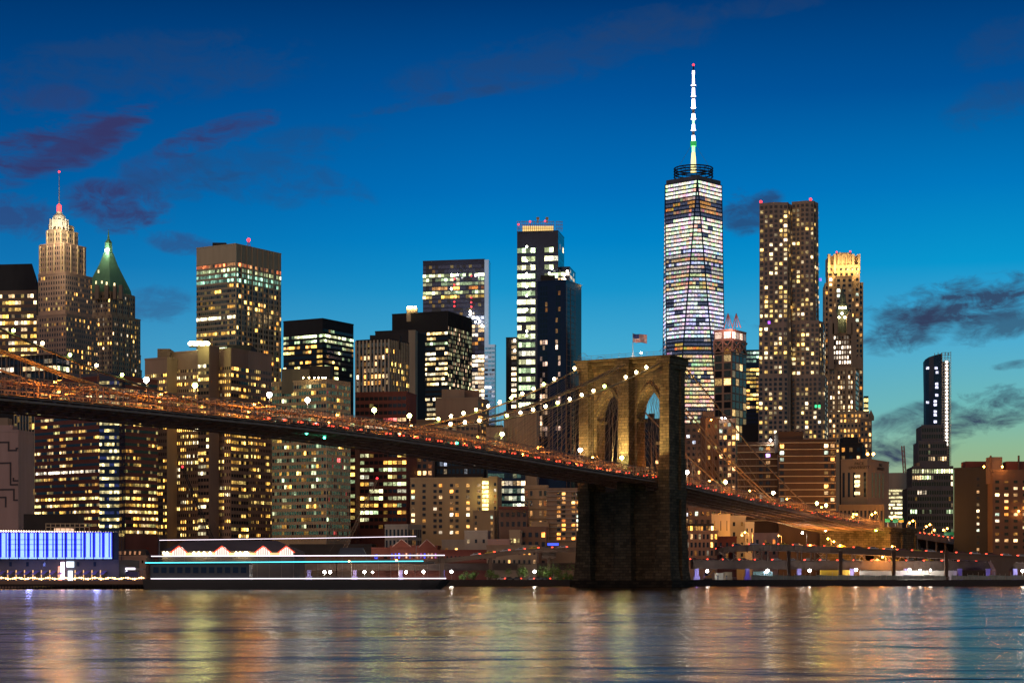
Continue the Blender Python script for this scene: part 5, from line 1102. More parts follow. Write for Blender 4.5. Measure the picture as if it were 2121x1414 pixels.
low('warehouse', 'pale low wall of shops along the foot of the ramp', 1008, 1112, 1130, 893, 'tan', Fc(4, 2.4, .4, .4, .3, WARM, .9, 1, 0, top=1.2))
low('warehouse', 'brown brick row behind the ramp with a dark roof', 905, 1008, 1140, 896, 'redroof', Fc(4, 2, .4, .4, .15, ORNG, .8, 1, 0, top=1.2))
low('house', 'dark brick tenement under the ornate stone building', 1078, 1132, 1092, 915, 'brown2', Fc(4.4, 2.8, .5, .5, .12, ORNG, 1))
low('apartment_block', 'beige low flats with a blank end beside the dark tenement', 1100, 1134, 1082, 925, 'lime', Fc(4.4, 2.8, .4, .5, .25, ORNG, .9))
# beyond the pier
low('apartment_block', 'five-storey brick block with a lit penthouse beside the stone pier', 1420, 1487, 1100, 925, 'brown', Fc(3.9, 1.9, .5, .6, .45, WARM + WHITE, 1.2, 1, .5, top=.5))
low('penthouse', 'lit glass penthouse on the five-storey brick block', 1424, 1478, 1086, 934, 'dark', Fc(3.6, 1.3, .8, .8, .9, WARM, 1.3, 1, 0, top=.3))
low('apartment_block', 'tall blank plaster wall of flats with two slit windows', 1474, 1512, 1066, 945, 'cream', Fc(8, 3, .12, .6, .3, WARM, 1))
low('apartment_block', 'pale grey stepped flats with dark square windows', 1512, 1545, 1069, 955, 'white', Fc(5, 4, .3, .4, .1, WARM, 1)); low('apartment_block', 'lower grey flats with paired small windows', 1543, 1562, 1082, 950, 'white', Fc(5, 2, .3, .4, .1, WARM, 1))
low('warehouse', 'low red brick row with two lit windows by the road', 1486, 1526, 1112, 915, 'redroof', Fc(5, 2.6, .34, .5, .3, WARM, 1.2))
low('shed', 'small pale gabled shed below the bridge underside', 1560, 1612, 1105, 915, 'pink', Fc(5, 4, .3, .4, .15, ORNG, 1))
low('office_block', 'shadowed block with a few lit windows beneath the sloping deck', 1500, 1680, 1062, 1010, 'dark', Fc(4, 3.6, .5, .5, .12, HOME, 1))
low('office_block', 'dark rooftops with skylights beneath the bridge underside', 1425, 1520, 1050, 985, 'brown2', Fc(4, 3, .5, .5, .2, HOME, 1))
# spare filling of far streets
for l, r, t_, Y, lab in ((600, 735, 1115, 1040, 'low dark block behind the gridded glass office'), (1380, 1470, 960, 1150, 'plain brick block just past the bridge tower, under the stay ropes'), (1560, 1760, 1060, 1100, 'dark block beyond the sloping deck')):
    low('office_block', lab, l, r, t_, Y, 'dark', Fc(3.6, 3, .5, .5, .2, HOME, .9))
b = Bld('office_tower', 'dark modern tower seen through the open arch of the bridge', 1180, 1345, T)
b.box(1322, 1368, 1372, 868, 1180, 6, 'dark', Fc(3.8, 3, .7, .5, .12, WARM, .8), None, vy=1000); b.rbox(1344, 1356, 856, 870, 4, 8, 'dark'); b.done()
b = Bld('office_tower', 'dark tower with a few amber windows seen through the shaded bridge arch', 1200, 1262, T)
b.box(1190, 1285, 1290, 800, 1200, 6, 'black', Fc(3.6, 2.6, .7, .6, .04, WARM, 1.2, cols='......w...ww.'), None, vy=1000); b.done()

# ------------------------------------------------------------------ waterfront: seawall, elevated road, piers, boats
tag(MB().prism([(PX(925, SH), SH), (2000, SH), (2000, SH + 4), (PX(925, SH), SH + 4)], -2, 2.75).build('seawall', M['dark']), 'long dark seawall along the far shore', 'wall')
tag(MB().prism([(-2000, SH), (PX(924, SH), SH), (PX(924, SH), SH + 4), (-2000, SH + 4)], -2, 2.70).build('seawall', M['dark']), 'dark seawall behind the piers and the ferry', 'wall')
def road(name, label, pts, width, gird, m, curb=True):
    """an elevated road along (column, row of its top edge, depth) points"""
    t = thing(name, label, 'elevated road', (PX(pts[0][0], pts[0][2]), pts[0][2], 2.5)); P = [Vector((PX(a, Y), Y, PZ(c, Y))) for a, c, Y in pts]; mb = MB(); rail = MB(); W_ = Vector((0, width, 0)); G = Vector((0, 0, -gird))
    for a, c in zip(P, P[1:]):
        mb.quad(a, c, c + G, a + G); mb.quad(a + W_, c + W_, c + W_ + G, a + W_ + G); mb.quad(a + G, c + G, c + G + W_, a + G + W_); mb.quad(a + Vector((0, 0, -.8)), c + Vector((0, 0, -.8)), c + W_ + Vector((0, 0, -.8)), a + W_ + Vector((0, 0, -.8)))
        mb.bar(a + Vector((0, -.15, -.4)), c + Vector((0, -.15, -.4)), .32); mb.bar(a + G * .97 + Vector((0, -.1, 0)), c + G * .97 + Vector((0, -.1, 0)), .22)
        n = max(1, int((c - a).length / 2.6))
        for i in range(n): q = a.lerp(c, i / n); mb.bar(q + Vector((0, -.12, -.7)), q + Vector((0, -.12, -gird)), .08, 0, 3)
    mb.build('girder_deck', m, t); return t, P
UP = [(1487, 1136, 906), (1510, 1130, 900), (1560, 1127, 892), (1620, 1127, 886), (1720, 1131, 880), (1900, 1140, 876), (2121, 1151, 872), (2330, 1160, 868)]
upr, UPP = road('elevated_road', 'upper deck of the elevated waterfront road beyond the stone pier', UP, 13, 2.9, M['concrete'])
LWP = [(1436, 1158, 893), (1700, 1160, 891), (2000, 1161, 889), (2330, 1162, 888)]
lwr, LWPP = road('elevated_road', 'netted lower deck of the waterfront road under the orange-lit deck', LWP, 14, 4.2, M['tarp'])
RMP = [(860, 1161, 878), (920, 1156, 875), (980, 1149, 873), (1057, 1139, 871), (1120, 1134, 870), (1205, 1132, 868)]
rmp, RMPP = road('road_ramp', 'elevated road ramp climbing towards the stone bridge pier', RMP, 11, 2.0, M['concrete'])
LL = [(560, 1166, 897), (860, 1166, 895), (1205, 1165, 893)]
lll, LLP = road('elevated_road', 'low elevated road behind the climbing ramp and the ferry', LL, 13, 3.2, M['tarp'])
def column(parent, px, Y, ztop, w, m, name='column'):
    MB().prism([(PX(px, Y) - w, Y - w), (PX(px, Y) + w, Y - w), (PX(px, Y) + w, Y + w), (PX(px, Y) - w, Y + w)], 2.4, ztop).prism([(PX(px, Y) - w * 1.5, Y - w * 1.5), (PX(px, Y) + w * 1.5, Y - w * 1.5), (PX(px, Y) + w * 1.5, Y + w * 1.5), (PX(px, Y) - w * 1.5, Y + w * 1.5)], 2.4, 4.2).build(name, m, parent)
for px in (1634, 1741, 1851, 1960): column(upr, px, 874, PZ(1141, 878), .75, M['umber'])
MB().prism([(PX(2062, 872), 871), (PX(2088, 872), 871), (PX(2088, 872), 878), (PX(2062, 872), 878)], 2.4, PZ(1180, 872), 0).prism([(PX(2062, 872), 871), (PX(2088, 872), 871), (PX(2088, 872), 878), (PX(2062, 872), 878)], PZ(1180, 872), PZ(1158, 872), 0, [(PX(2050, 872), 871), (PX(2110, 872), 871), (PX(2110, 872), 878), (PX(2050, 872), 878)]).build('pier_block', M['concrete'], upr)
for px in (1500, 1520, 1560, 1577, 1590, 1652, 1660, 1680, 1688, 1712, 1765, 1771, 1790, 1840, 1880, 1925, 1990, 2030): MB().bar((PX(px, 889), 889, PZ(1162, 889)), (PX(px, 889), 889, PZ(1141, 880)), .45).build('deck_post', M['umber'], upr)
cb = MB()
for l, r in ((1490, 1510), (1515, 1540), (1545, 1575), (1775, 1795), (1860, 1876), (1690, 1710)):
    cb.bar((PX(l, 892), 892, PZ(1160, 892)), (PX(r, 892), 892, PZ(1142, 892)), .16); cb.bar((PX(l, 892), 892, PZ(1142, 892)), (PX(r, 892), 892, PZ(1160, 892)), .16)
cb.build('cross_brace_lattice', M['iron'], upr)
for px in (1016, 1137, 916): column(rmp, px, 874, PZ(1150, 874), .8, M['concrete'])
for px in (1013, 1137, 916): MB().prism([(PX(px - 14, 874), 872), (PX(px + 14, 874), 872), (PX(px + 14, 874), 880), (PX(px - 14, 874), 880)], PZ(1156, 874), PZ({916: 1165, 1013: 1152, 1137: 1143}[px], 874) + (.5 if px != 916 else 2)).build('pier_cap', M['concrete'], rmp)
for px in (1443, 1548, 1655, 1764, 1876, 1988, 2046, 2102):
    column(lwr, px, 886, PZ(1177, 886), .9, M['violet']); plight('column_light', (PX(px, 881), 881, 4.6), 260, (.35, .22, 1), lwr, .3)  # violet base colour paints in the purple light on these columns
for px in (830, 917, 640, 735): column(lll, px, 888, PZ(1180, 888), .8, M['violet'])  # purple light painted into the column colour here too
plight('column_light', (PX(917, 884), 884, 4.6), 500, (.35, .22, 1), lll, .3)
def road_point(P, x):
    for a, c in zip(P, P[1:]):
        if a.x <= x <= c.x: return a.lerp(c, (x - a.x) / (c.x - a.x)), math.atan2(c.y - a.y, c.x - a.x), math.atan2(c.z - a.z, math.hypot(c.x - a.x, c.y - a.y))
    return None
for nm_, P, x0_, x1_, st_, lab, grp, flip in (('u', UPP, PX(1500, 890), PX(2200, 872), 6.3, 'car with red lights on the upper waterfront road, number {} from the stone pier', 'cars on the upper waterfront road', 1), ('l', LWPP, PX(1440, 892), PX(2150, 889), 7.6, 'car with red lights on the netted lower road, number {} from the stone pier', 'cars on the lower waterfront road', 1),
                               ('r', RMPP, PX(985, 872), PX(1188, 869), 6.4, 'car with red lights on the climbing ramp, number {} from its foot', 'cars on the ramp', -1)):
    n = 0; x = x0_
    while x < x1_:
        h = road_point(P, x)
        if h: n += 1; q, yaw, pit = h; place_car(q + Vector((0, 1.7, -.62)), (0, -pit * flip, yaw + (0 if flip > 0 else math.pi)), lab.format(n), grp)
        x += st_ + rnd.uniform(-.6, .9)
for k, u in enumerate(used):
    if not u:
        for ch in list(protos[k].children): bpy.data.objects.remove(ch)
        bpy.data.objects.remove(protos[k])
# lamps along the water and on the roads
wl = [(672, 1184), (684, 1184), (755, 1184), (772, 1184), (841, 1184), (877, 1183), (935, 1183), (1107, 1183), (1465, 1182), (1590, 1181), (1677, 1181), (1773, 1179), (1884, 1179), (1906, 1180), (1927, 1180), (2118, 1182)]
for i, (px, py) in enumerate(wl):
    Y = 853 if px in (935, 1107) else 878; lamp('work_lamp', (PX(px, Y), Y, PZ(py, Y)), (PX(px, Y), Y, 2.6), WHITE_L, .62 if i not in (13, 14, 3) else .4, f'{ORD[i]} glaring white work lamp under the waterfront road', 'white work lamps under the waterfront road', 3000, (1, .96, .9))
sl = [(1543, 1102, 930, 1132), (1612, 1109, 925, 1132), (1678, 1129, 883, 1136), (1715, 1115, 940, 1140), (1727, 1121, 938, 1140), (1740, 1129, 880, 1136), (1848, 1131, 944, 1143), (1828, 1153, 884, 1164)]
for i, (px, py, Y, bpy_) in enumerate(sl):
    lamp('street_lamp', (PX(px, Y), Y, PZ(py, Y)), (PX(px + 7, Y), Y, PZ(bpy_, Y)), ORANGE_L, .42, f'{ORD[i]} orange street lamp along the waterfront road, counted from the bridge pier', 'orange street lamps by the waterfront road', 14000, (1, .42, .08), True)
Y = 925; lamp('street_lamp', (PX(1662, Y), Y, PZ(1103, Y)), (PX(1671, Y), Y, PZ(1134, Y)), WHITE_L, .5, 'white street lamp standing behind the waterfront road among orange ones', None, 3000, (1, .95, .8), True)
for i, (px, py) in enumerate(((1767, 1070), (1774, 1065), (1806, 1065), (1813, 1061), (1847, 1073), (1853, 1069), (1884, 1082), (1891, 1078), (1919, 1090), (1926, 1086), (1935, 1097), (1954, 1097), (1962, 1094))):
    t, z = BS(px, py, 8); p = BP(t, 8, z); b0 = BP(t, 8 + (1.5 if i % 2 else -1.5), ZB(t) + 1.5)
    lamp('street_lamp', p, b0, ORANGE_L, .46, f'{ORD[i]} orange lamp along the bridge approach, counted away from the anchorage', 'orange lamps on the bridge approach', 9000, (1, .42, .08), True)
for i, (px, py, Y) in enumerate(((821, 1160, 880), (723, 1162, 880))): lamp('street_lamp', (PX(px, Y), Y, PZ(py, Y)), (PX(px + 5, Y), Y, 2.6), ORANGE_L, .42, ['orange street lamp before the gabled market hall', 'orange street lamp behind the ferry, by the dark sheds'][i], None, 2200, (1, .5, .12), True)
# highway signs on a gantry
for i, (l, r, t_, bt, m, lab) in enumerate(((1833, 1844, 1074, 1081, 'sign', 'blank green highway sign, first on the bridge approach'), (1849, 1860, 1075, 1082, 'sign', 'green highway sign in the middle of the approach group'), (1861, 1872, 1073, 1081, 'sign_y', 'yellow-bottomed highway sign on the bridge approach'), (1955, 1976, 1101, 1108, 'sign', 'large green highway sign near the dark brick tower'))):
    Y = 968 if i < 3 else 985; s_ = thing('highway_sign', lab, 'road sign', (PX((l + r) / 2, Y), Y, 24))
    MB().prism([(PX(l, Y), Y), (PX(r, Y), Y), (PX(r, Y), Y + .2), (PX(l, Y), Y + .2)], PZ(bt, Y), PZ(t_, Y)).build('panel', M[m], s_)
    if m == 'sign_y': MB().prism([(PX(l, Y), Y - .06), (PX(r, Y), Y - .06), (PX(r, Y), Y), (PX(l, Y), Y)], PZ((t_ + bt) / 2 - .8, Y), PZ(t_, Y) + .02).build('upper_panel', M['sign'], s_)
    MB().bar((PX((l + r) / 2, Y), Y + .4, PZ(1098 if i < 3 else 1120, Y)), (PX((l + r) / 2, Y), Y + .4, PZ(t_, Y)), .2).build('post', M['pole'], s_)
    plight('sign_light', (PX((l + r) / 2, Y - 4), Y - 4, PZ(bt + 2, Y)), 350, (1, .95, .9), s_, .3)
# building site under the road: hoarding, fence, cabins
ho = thing('hoarding', 'bright white site hoarding under the waterfront road', 'wall', (PX(1880, 884), 884, 2.5)); mb = MB()
for k in range(22): l = 1780 + k * 9.2; mb.prism([(PX(l, 884), 884), (PX(l + 8.9, 884), 884), (PX(l + 8.9, 884), 884.2), (PX(l, 884), 884.2)], 2.5, PZ(1181, 884))
mb.build('panel_boards', M['white'], ho)
fe = thing('construction_fence', 'mesh construction fence with pale posts along the seawall', 'fence', (PX(1560, 858), 858, 2.5)); Y = 858; mb = MB(); fab = MB()
for k in range(58):
    px = 1556 + k * 11.2
    if 1955 < px < 1965: continue
    mb.bar((PX(px, Y), Y, 2.4), (PX(px, Y), Y, PZ(1184 if k % 3 == 0 else 1187, Y)), .09)
    fab.prism([(PX(px + .5, Y), Y + .15), (PX(px + 10.8, Y), Y + .15), (PX(px + 10.8, Y), Y + .25), (PX(px + .5, Y), Y + .25)], 2.8, PZ(1190 + (k % 4) * .6, Y))
mb.build('fence_lattice', M['white'], fe); fab.build('fabric_boards', mat('grey_green_mesh', (.20, .24, .21), .9, var=.35, vscale=.3), fe)
ra = thing('railing', 'low dark railing on top of the seawall beyond the stone pier', 'railing', (PX(1430, 852), 852, 2.7)); mb = MB(); Y = 852
for z in (3.2, 3.8): mb.bar((PX(1434, Y), Y, z), (PX(2200, Y), Y, z), .06)
for k in range(130): px = 1434 + k * 5.9; mb.bar((PX(px, Y), Y, 2.6), (PX(px, Y), Y, 3.9), .06, 0, 3)
mb.build('rail_lattice', M['white'], ra)
for i, (l, r, t_, m, lab) in enumerate(((1482, 1498, 1186, 'white', 'white site cabin beside the digger under the road'), (1500, 1516, 1184, 'grey', 'grey site cabin next to the white one under the road'), (1560, 1600, 1183, 'mirror', 'pale blue container under the waterfront road by a work lamp'), (1700, 1760, 1180, 'sign_y', 'orange lit container row under the waterfront road'))):
    Y = 882; c_ = thing('site_container', lab, 'container', (PX((l + r) / 2, Y), Y, 2.5)); mb = MB(); mb.prism([(PX(l, Y), Y), (PX(r, Y), Y), (PX(r, Y), Y + 3), (PX(l, Y), Y + 3)], 2.5, PZ(t_, Y))
    k = l
    while k < r: mb.prism([(PX(k, Y), Y - .12), (PX(k + .8, Y), Y - .12), (PX(k + .8, Y), Y), (PX(k, Y), Y)], 2.6, PZ(t_, Y) - .1); k += 2.2
    mb.build('body', M[m], c_); MB().prism([(PX(l + 3, Y), Y - .2), (PX(l + 6.5, Y), Y - .2), (PX(l + 6.5, Y), Y - .13), (PX(l + 3, Y), Y - .13)], 2.6, 4.7).build('door', M['greyblue'], c_)
ex = thing('excavator', 'orange digger parked under the road beside the white site cabin', 'excavator', (PX(1466, 870), 870, 2.5)); x = PX(1466, 870); Y = 870; OR = mat('digger_orange', (.55, .2, .02), .5, var=.1)
MB().prism([(x - 1.6, Y - 1), (x + 1.6, Y - 1), (x + 1.6, Y + 1), (x - 1.6, Y + 1)], 3.4, 4.5).build('body', OR, ex); MB().prism([(x - 1.4, Y - 1), (x, Y - 1), (x, Y + .2), (x - 1.4, Y + .2)], 4.5, 5.8, 0, [(x - 1.3, Y - .9), (x - .3, Y - .9), (x - .3, Y + .1), (x - 1.3, Y + .1)]).build('cab', M['navy'], ex)
MB().bar((x + .6, Y, 4.4), (x + 2.6, Y, 7.0), .25).bar((x + 2.6, Y, 7.0), (x + 4.0, Y, 4.6), .2).build('boom', OR, ex)
for s_ in (-1, 1): MB().prism([(x - 1.9, Y + s_ * .9 - .3), (x + 1.9, Y + s_ * .9 - .3), (x + 1.7, Y + s_ * .9 + .3), (x - 1.7, Y + s_ * .9 + .3)], 2.5, 3.4).build('track', M['black'], ex)
# bushes and small trees on the shore by the pier
LEAF = [mat('leaf', c, .7, var=.4, vscale=.8) for c in ((.08, .14, .025), (.12, .20, .03), (.05, .09, .02))]
def bush(name, label, px, Y, w, h, dens, trunk):
    t = thing(name, label, 'tree' if trunk else 'bush', (PX(px, Y), Y, 2.5)); bx = PX(px, Y); mb = MB(); tk = MB(); r_ = random.Random(int(px))
    for k in range(5):
        a = r_.uniform(0, 6.3); q = (bx + w * .3 * math.cos(a), Y + w * .3 * math.sin(a), 2.5 + h * r_.uniform(.5, .8)); tk.bar((bx + .1 * k, Y, 2.4), q, (.14, .05), 0, 5)
    cl = [(bx + r_.gauss(0, w * .27), Y + r_.gauss(0, w * .2), 2.5 + h * (r_.uniform(.35, .85) if trunk else r_.uniform(.15, .75)), r_.uniform(.16, .34) * w) for _ in range(9)]
    for _ in range(dens):
        c = r_.choice(cl); v = Vector((r_.gauss(0, 1), r_.gauss(0, 1), r_.gauss(0, .8))).normalized() * c[3] * r_.uniform(.5, 1); p = Vector(c[:3]) + v
        if p.z < 2.6: continue
        u = Vector((r_.gauss(0, 1), r_.gauss(0, 1), r_.gauss(0, 1))).normalized(); w2 = u.cross(v).normalized(); s2 = r_.uniform(.16, .34); mb.quad(p - u * s2, p - w2 * s2 * .6, p + u * s2, p + w2 * s2 * .6, r_.choice((0, 0, 1, 1, 2)))
    mb.build('crown', LEAF, t); tk.build('trunk', M['bark'], t)
for i, (px, w, h, d, tr, lab) in enumerate(((960, 4.5, 2.6, 500, 0, 'low bush at the foot of the ramp'), (980, 5.5, 4.6, 800, 1, 'rounded tree beside the ramp column'), (1014, 4.2, 4.8, 600, 1, 'tree half hiding the ramp pillar'), (1027, 3.6, 3.2, 400, 0, 'bush behind the pillar of the ramp'), (1079, 8, 6.0, 1200, 1, 'leafy tree next to the glaring white lamp'), (1146, 10.5, 6.2, 1700, 1, 'widest bright green tree under the ramp near the pier'), (1165, 6, 3.6, 800, 0, 'green bush between the wide tree and the pier'), (1180, 4, 3.2, 600, 0, 'brightest small green bush touching the stone pier'))): bush('tree' if tr else 'bush', lab, px, 858 + (i % 3) * 3, w, h, d, tr)
pk = 0
for i, px in enumerate(range(1040, 1190, 15)):
    if i in (3, 7): continue
    pk += 1; place_car_args = ((PX(px, 872), 872, 2.5), (0, 0, 0.15 if i % 2 else math.pi), f'car parked on the shore by the trees, number {pk} from the ramp foot', 'cars parked by the trees')
    c0 = next(o for o in COL.objects if o.name.startswith('car') and o.get('group')); c_ = copy_thing(c0 if i % 2 else next(o for o in reversed(list(COL.objects)) if o.get('category') == 'car' and o.get('group')), *place_car_args[:3]); c_['group'] = place_car_args[3]
# blue sign by the ramp
sg = thing('neon_sign', 'small blue glowing panel beside the balcony block', 'sign', (PX(1146, 890), 890, 16)); Y = 890
MB().prism([(PX(1134, Y), Y), (PX(1157, Y), Y), (PX(1157, Y), Y + .3), (PX(1134, Y), Y + .3)], PZ(1129, Y), PZ(1124, Y)).build('panel', lampmat('blue_neon', (.05, .10, 1), 1.6, False), sg); MB().bar((PX(1146, Y), Y + .2, 2.5), (PX(1146, Y), Y + .2, PZ(1129, Y)), .15).build('post', M['pole'], sg)

# the piers on the viewer's left
pr = thing('pier', 'broad timber pier carrying the blue-lit hall', 'pier', (PX(100, 650), 650, 0)); mb = MB()
mb.prism([(PX(-60, 640), 640), (PX(318, 640), 640), (PX(318, 700), 846), (PX(-60, 700), 846)], 1.6, 2.7); mb.build('deck', M['brown2'], pr)
mb = MB()
for k in range(60): mb.bar((PX(-55 + k * 6.4, 640), 640.3, -2), (PX(-55 + k * 6.4, 640), 640.3, 1.7), .2)
mb.build('pile_lattice', M['black'], pr)
pr2 = thing('pier', 'dark pier behind the ferry carrying the gabled pavilion', 'pier', (PX(460, 700), 700, 0)); MB().prism([(PX(335, 690), 690), (PX(640, 690), 690), (PX(640, 700), 846), (PX(340, 700), 846)], -1, 2.66).build('deck', M['brown2'], pr2)
hall = Bld('event_hall', 'glass event hall wrapped in glowing blue and white light panels on the pier', 655, 110, 'building', 2.7); Y = 655
hall.wall('navy').prism([(PX(-60, Y), Y), (PX(246, Y), Y), (PX(246, Y + 30), Y + 40), (PX(-60, Y), Y + 40)], PZ(1158, Y), PZ(1101, Y))
hall.wall('greyblue').prism([(PX(-60, Y), Y + 2), (PX(244, Y), Y + 2), (PX(244, Y), Y + 38), (PX(-60, Y), Y + 38)], 2.7, PZ(1158, Y))
LB = lampmat('led_blue', (.015, .03, 1), 1.1, False); LP = lampmat('led_pale', (.30, .52, 1), 1.25, False); LB2 = lampmat('led_deep', (.03, .08, .9), .35, False)
for k in range(15):
    l = -38 + k * 19.4; zb_, zt_ = PZ(1156.5, Y), PZ(1102, Y)
    if l + 18.5 > 247: break
    pn = MB().prism([(PX(l + .5, Y), Y - .3), (PX(l + 18.9, Y), Y - .3), (PX(l + 18.9, Y), Y - .05), (PX(l + .5, Y), Y - .05)], zb_, zt_).build('light_panel', LB, hall.root)
    for a, c in ((3.5, 11.0), (14.2, 16.6)): MB().prism([(PX(l + a, Y), Y - .5), (PX(l + c, Y), Y - .5), (PX(l + c, Y), Y - .31), (PX(l + a, Y), Y - .31)], zb_ + .5, zt_ - .2).build('light_strip', LP, pn)
    MB().prism([(PX(l + 1, Y), Y - .52), (PX(l + 18, Y), Y - .52), (PX(l + 18, Y), Y - .32), (PX(l + 1, Y), Y - .32)], zb_, zb_ + .45).build('light_strip', LP, pn)
    MB().prism([(PX(l + 11.5, Y), Y - .42), (PX(l + 13.6, Y), Y - .42), (PX(l + 13.6, Y), Y - .31), (PX(l + 11.5, Y), Y - .31)], zb_ + 1, zt_ - 1).build('light_strip', LB2, pn)
mu = MB()
for k in range(16): l = -38 + k * 19.4; mu.bar((PX(l, Y), Y - .7, PZ(1160, Y)), (PX(l, Y), Y - .7, PZ(1100, Y)), .14)
for py in (1117, 1127, 1138): mu.bar((PX(16, Y), Y - .7, PZ(py, Y)), (PX(172, Y), Y - .7, PZ(py, Y)), .10)
mu.build('steel_frame', M['black'], hall.root)
rb = MB()
for k in range(52): rb.ball((PX(-30 + k * 5.3, Y + 1), Y + 1, PZ(1098.5 + k * .08, Y)), .32, 0, 6, 4)
rb.build('roof_edge_lamp_chain', lampmat('edge_lamp', (1, .72, .5), 4, False), hall.root)
pg = MB()
for k in range(10): px = 95 + k * 10; pg.bar((PX(px, Y + 6), Y + 6, PZ(1100, Y)), (PX(px, Y + 6), Y + 6, PZ(1082, Y)), .14)
for py in (1083, 1090): pg.bar((PX(95, Y + 6), Y + 6, PZ(py, Y)), (PX(185, Y + 6), Y + 6, PZ(py, Y)), .14)
pg.build('pergola_frame', M['cream'], hall.root); MB().prism([(PX(112, Y + 9), Y + 9), (PX(146, Y + 9), Y + 9), (PX(146, Y + 9), Y + 14), (PX(112, Y + 9), Y + 14)], PZ(1100, Y), PZ(1092, Y)).build('roof_kiosk', lampmat('kiosk_glow', (1, .62, .4), .9, False), hall.root)
hall.wall('dark').prism([(PX(34, Y + 20), Y + 30), (PX(148, Y + 20), Y + 30), (PX(148, Y + 20), Y + 40), (PX(34, Y + 20), Y + 40)], PZ(1101, Y), PZ(1062, Y + 20))
for k in range(13):
    px = -5 + k * 17.5
    if 118 < px < 150: continue
    MB().quad((PX(px + 3, Y), Y - 2.4, PZ(1189, Y)), (PX(px + 12, Y), Y - 2.4, PZ(1189, Y)), (PX(px + 15, Y), Y + 1.9, PZ(1181, Y)), (PX(px + 6, Y), Y + 1.9, PZ(1181, Y))).build('awning', M['violet'], hall.root)
    MB().prism([(PX(px, Y), Y + 1.6), (PX(px + 1.3, Y), Y + 1.6), (PX(px + 1.3, Y), Y + 1.9), (PX(px, Y), Y + 1.9)], 2.8, PZ(1180, Y)).build('lit_pillar', lampmat('warm_pillar', (1, .55, .2), 1.2, False) if k == 0 else bpy.data.materials['warm_pillar'], hall.root)
    if k % 2: MB().prism([(PX(px + 4, Y), Y + 1.7), (PX(px + 9, Y), Y + 1.7), (PX(px + 9, Y), Y + 1.95), (PX(px + 4, Y), Y + 1.95)], PZ(1172, Y), PZ(1163, Y)).build('window', M['navy'], hall.root)
plight('awning_light', (PX(60, 645), 645, 8), 1800, (.25, .3, 1), hall.root, 1); plight('awning_light', (PX(200, 645), 645, 8), 1800, (.25, .3, 1), hall.root, 1)
MB().prism([(PX(126, Y), Y - .4), (PX(133, Y), Y - .4), (PX(133, Y), Y + .4), (PX(126, Y), Y + .4)], 3.2, PZ(1163, Y)).build('sign_pylon', lampmat('rose_sign', (1, .62, .72), 3, False), hall.root)
MB().prism([(PX(136, Y), Y + 1.2), (PX(151, Y), Y + 1.2), (PX(151, Y), Y + 1.8), (PX(136, Y), Y + 1.8)], PZ(1174, Y), PZ(1162, Y)).prism([(PX(139, Y), Y + 1.2), (PX(148, Y), Y + 1.2), (PX(148, Y), Y + 1.8), (PX(139, Y), Y + 1.8)], 2.8, PZ(1181, Y)).build('sign_panel', lampmat('pale_sign', (.75, .9, 1), 1.5, False), hall.root)
MB().prism([(PX(118, Y), Y + 1.5), (PX(126, Y), Y + 1.5), (PX(126, Y), Y + 1.9), (PX(118, Y), Y + 1.9)], 2.8, PZ(1172, Y)).build('shop_front', lampmat('shop_glow', (1, .4, .25), .8, False), hall.root)
hall.done()
stl = thing('string_lights', 'long string of warm bulbs along the edge of the pier', 'lights', (PX(0, 642), 642, 2.7)); mb = MB(); ps = MB()
for k in range(70): px = -20 + k * 4.6; mb.ball((PX(px, 642), 642, PZ(1197 + 1.2 * math.sin(k * .9), 642)), .2 + .08 * (k % 3), 0, 6, 4)
mb.build('bulb_chain', lampmat('pier_bulb', (1, .58, .22), 7, False), stl)
for k in range(24): ps.bar((PX(-20 + k * 14, 642), 642, 2.6), (PX(-20 + k * 14, 642), 642, 3.9), .08)
ps.build('post_lattice', M['pole'], stl)
# mansard house and kiosk on the pier
h = Bld('house', 'small mansard-roofed house with lit dormers beside the blue hall', 720, 272, 'house', 2.7); Y = 720
h.box(249, 302, 304, 1152, Y, 5, 'pink', Fc(2.6, 2.2, .28, .42, .45, ORNG + WARM, 1.1, 1, 0, top=.6), None, vy=1178, dr=10)
h.wall('roof').prism([(PX(249, Y), Y), (PX(302, Y), Y), (PX(302, Y), Y + 10), (PX(249, Y), Y + 10)], PZ(1152, Y) + .55, PZ(1137, Y), 0, [(PX(255, Y), Y + 2), (PX(298, Y), Y + 2), (PX(298, Y), Y + 8), (PX(255, Y), Y + 8)])
for px in (258, 269, 279, 289): MB().prism([(PX(px - 1.6, Y), Y + .1), (PX(px + 1.6, Y), Y + .1), (PX(px + 1.6, Y), Y + 3), (PX(px - 1.6, Y), Y + 3)], PZ(1148, Y), PZ(1141, Y)).build('dormer', lampmat('dormer_glow', (.5, .24, .12), .8, False) if px == 258 else bpy.data.materials['dormer_glow'], h.root)
h.done()
k_ = thing('kiosk', 'open kiosk with a white lit canopy on the pier end', 'kiosk', (PX(265, 668), 668, 2.7)); Y = 668
MB().prism([(PX(240, Y), Y), (PX(296, Y), Y), (PX(296, Y), Y + 5), (PX(240, Y), Y + 5)], PZ(1180, Y), PZ(1176, Y)).build('canopy', M['white'], k_); MB().prism([(PX(256, Y), Y + 1), (PX(284, Y), Y + 1), (PX(284, Y), Y + 4), (PX(256, Y), Y + 4)], 2.7, PZ(1183, Y)).build('booth', M['violet'], k_)
for px in (241, 255, 285, 295): MB().bar((PX(px, Y), Y + .3, 2.7), (PX(px, Y), Y + .3, PZ(1180, Y)), .1).build('post', M['pole'], k_)
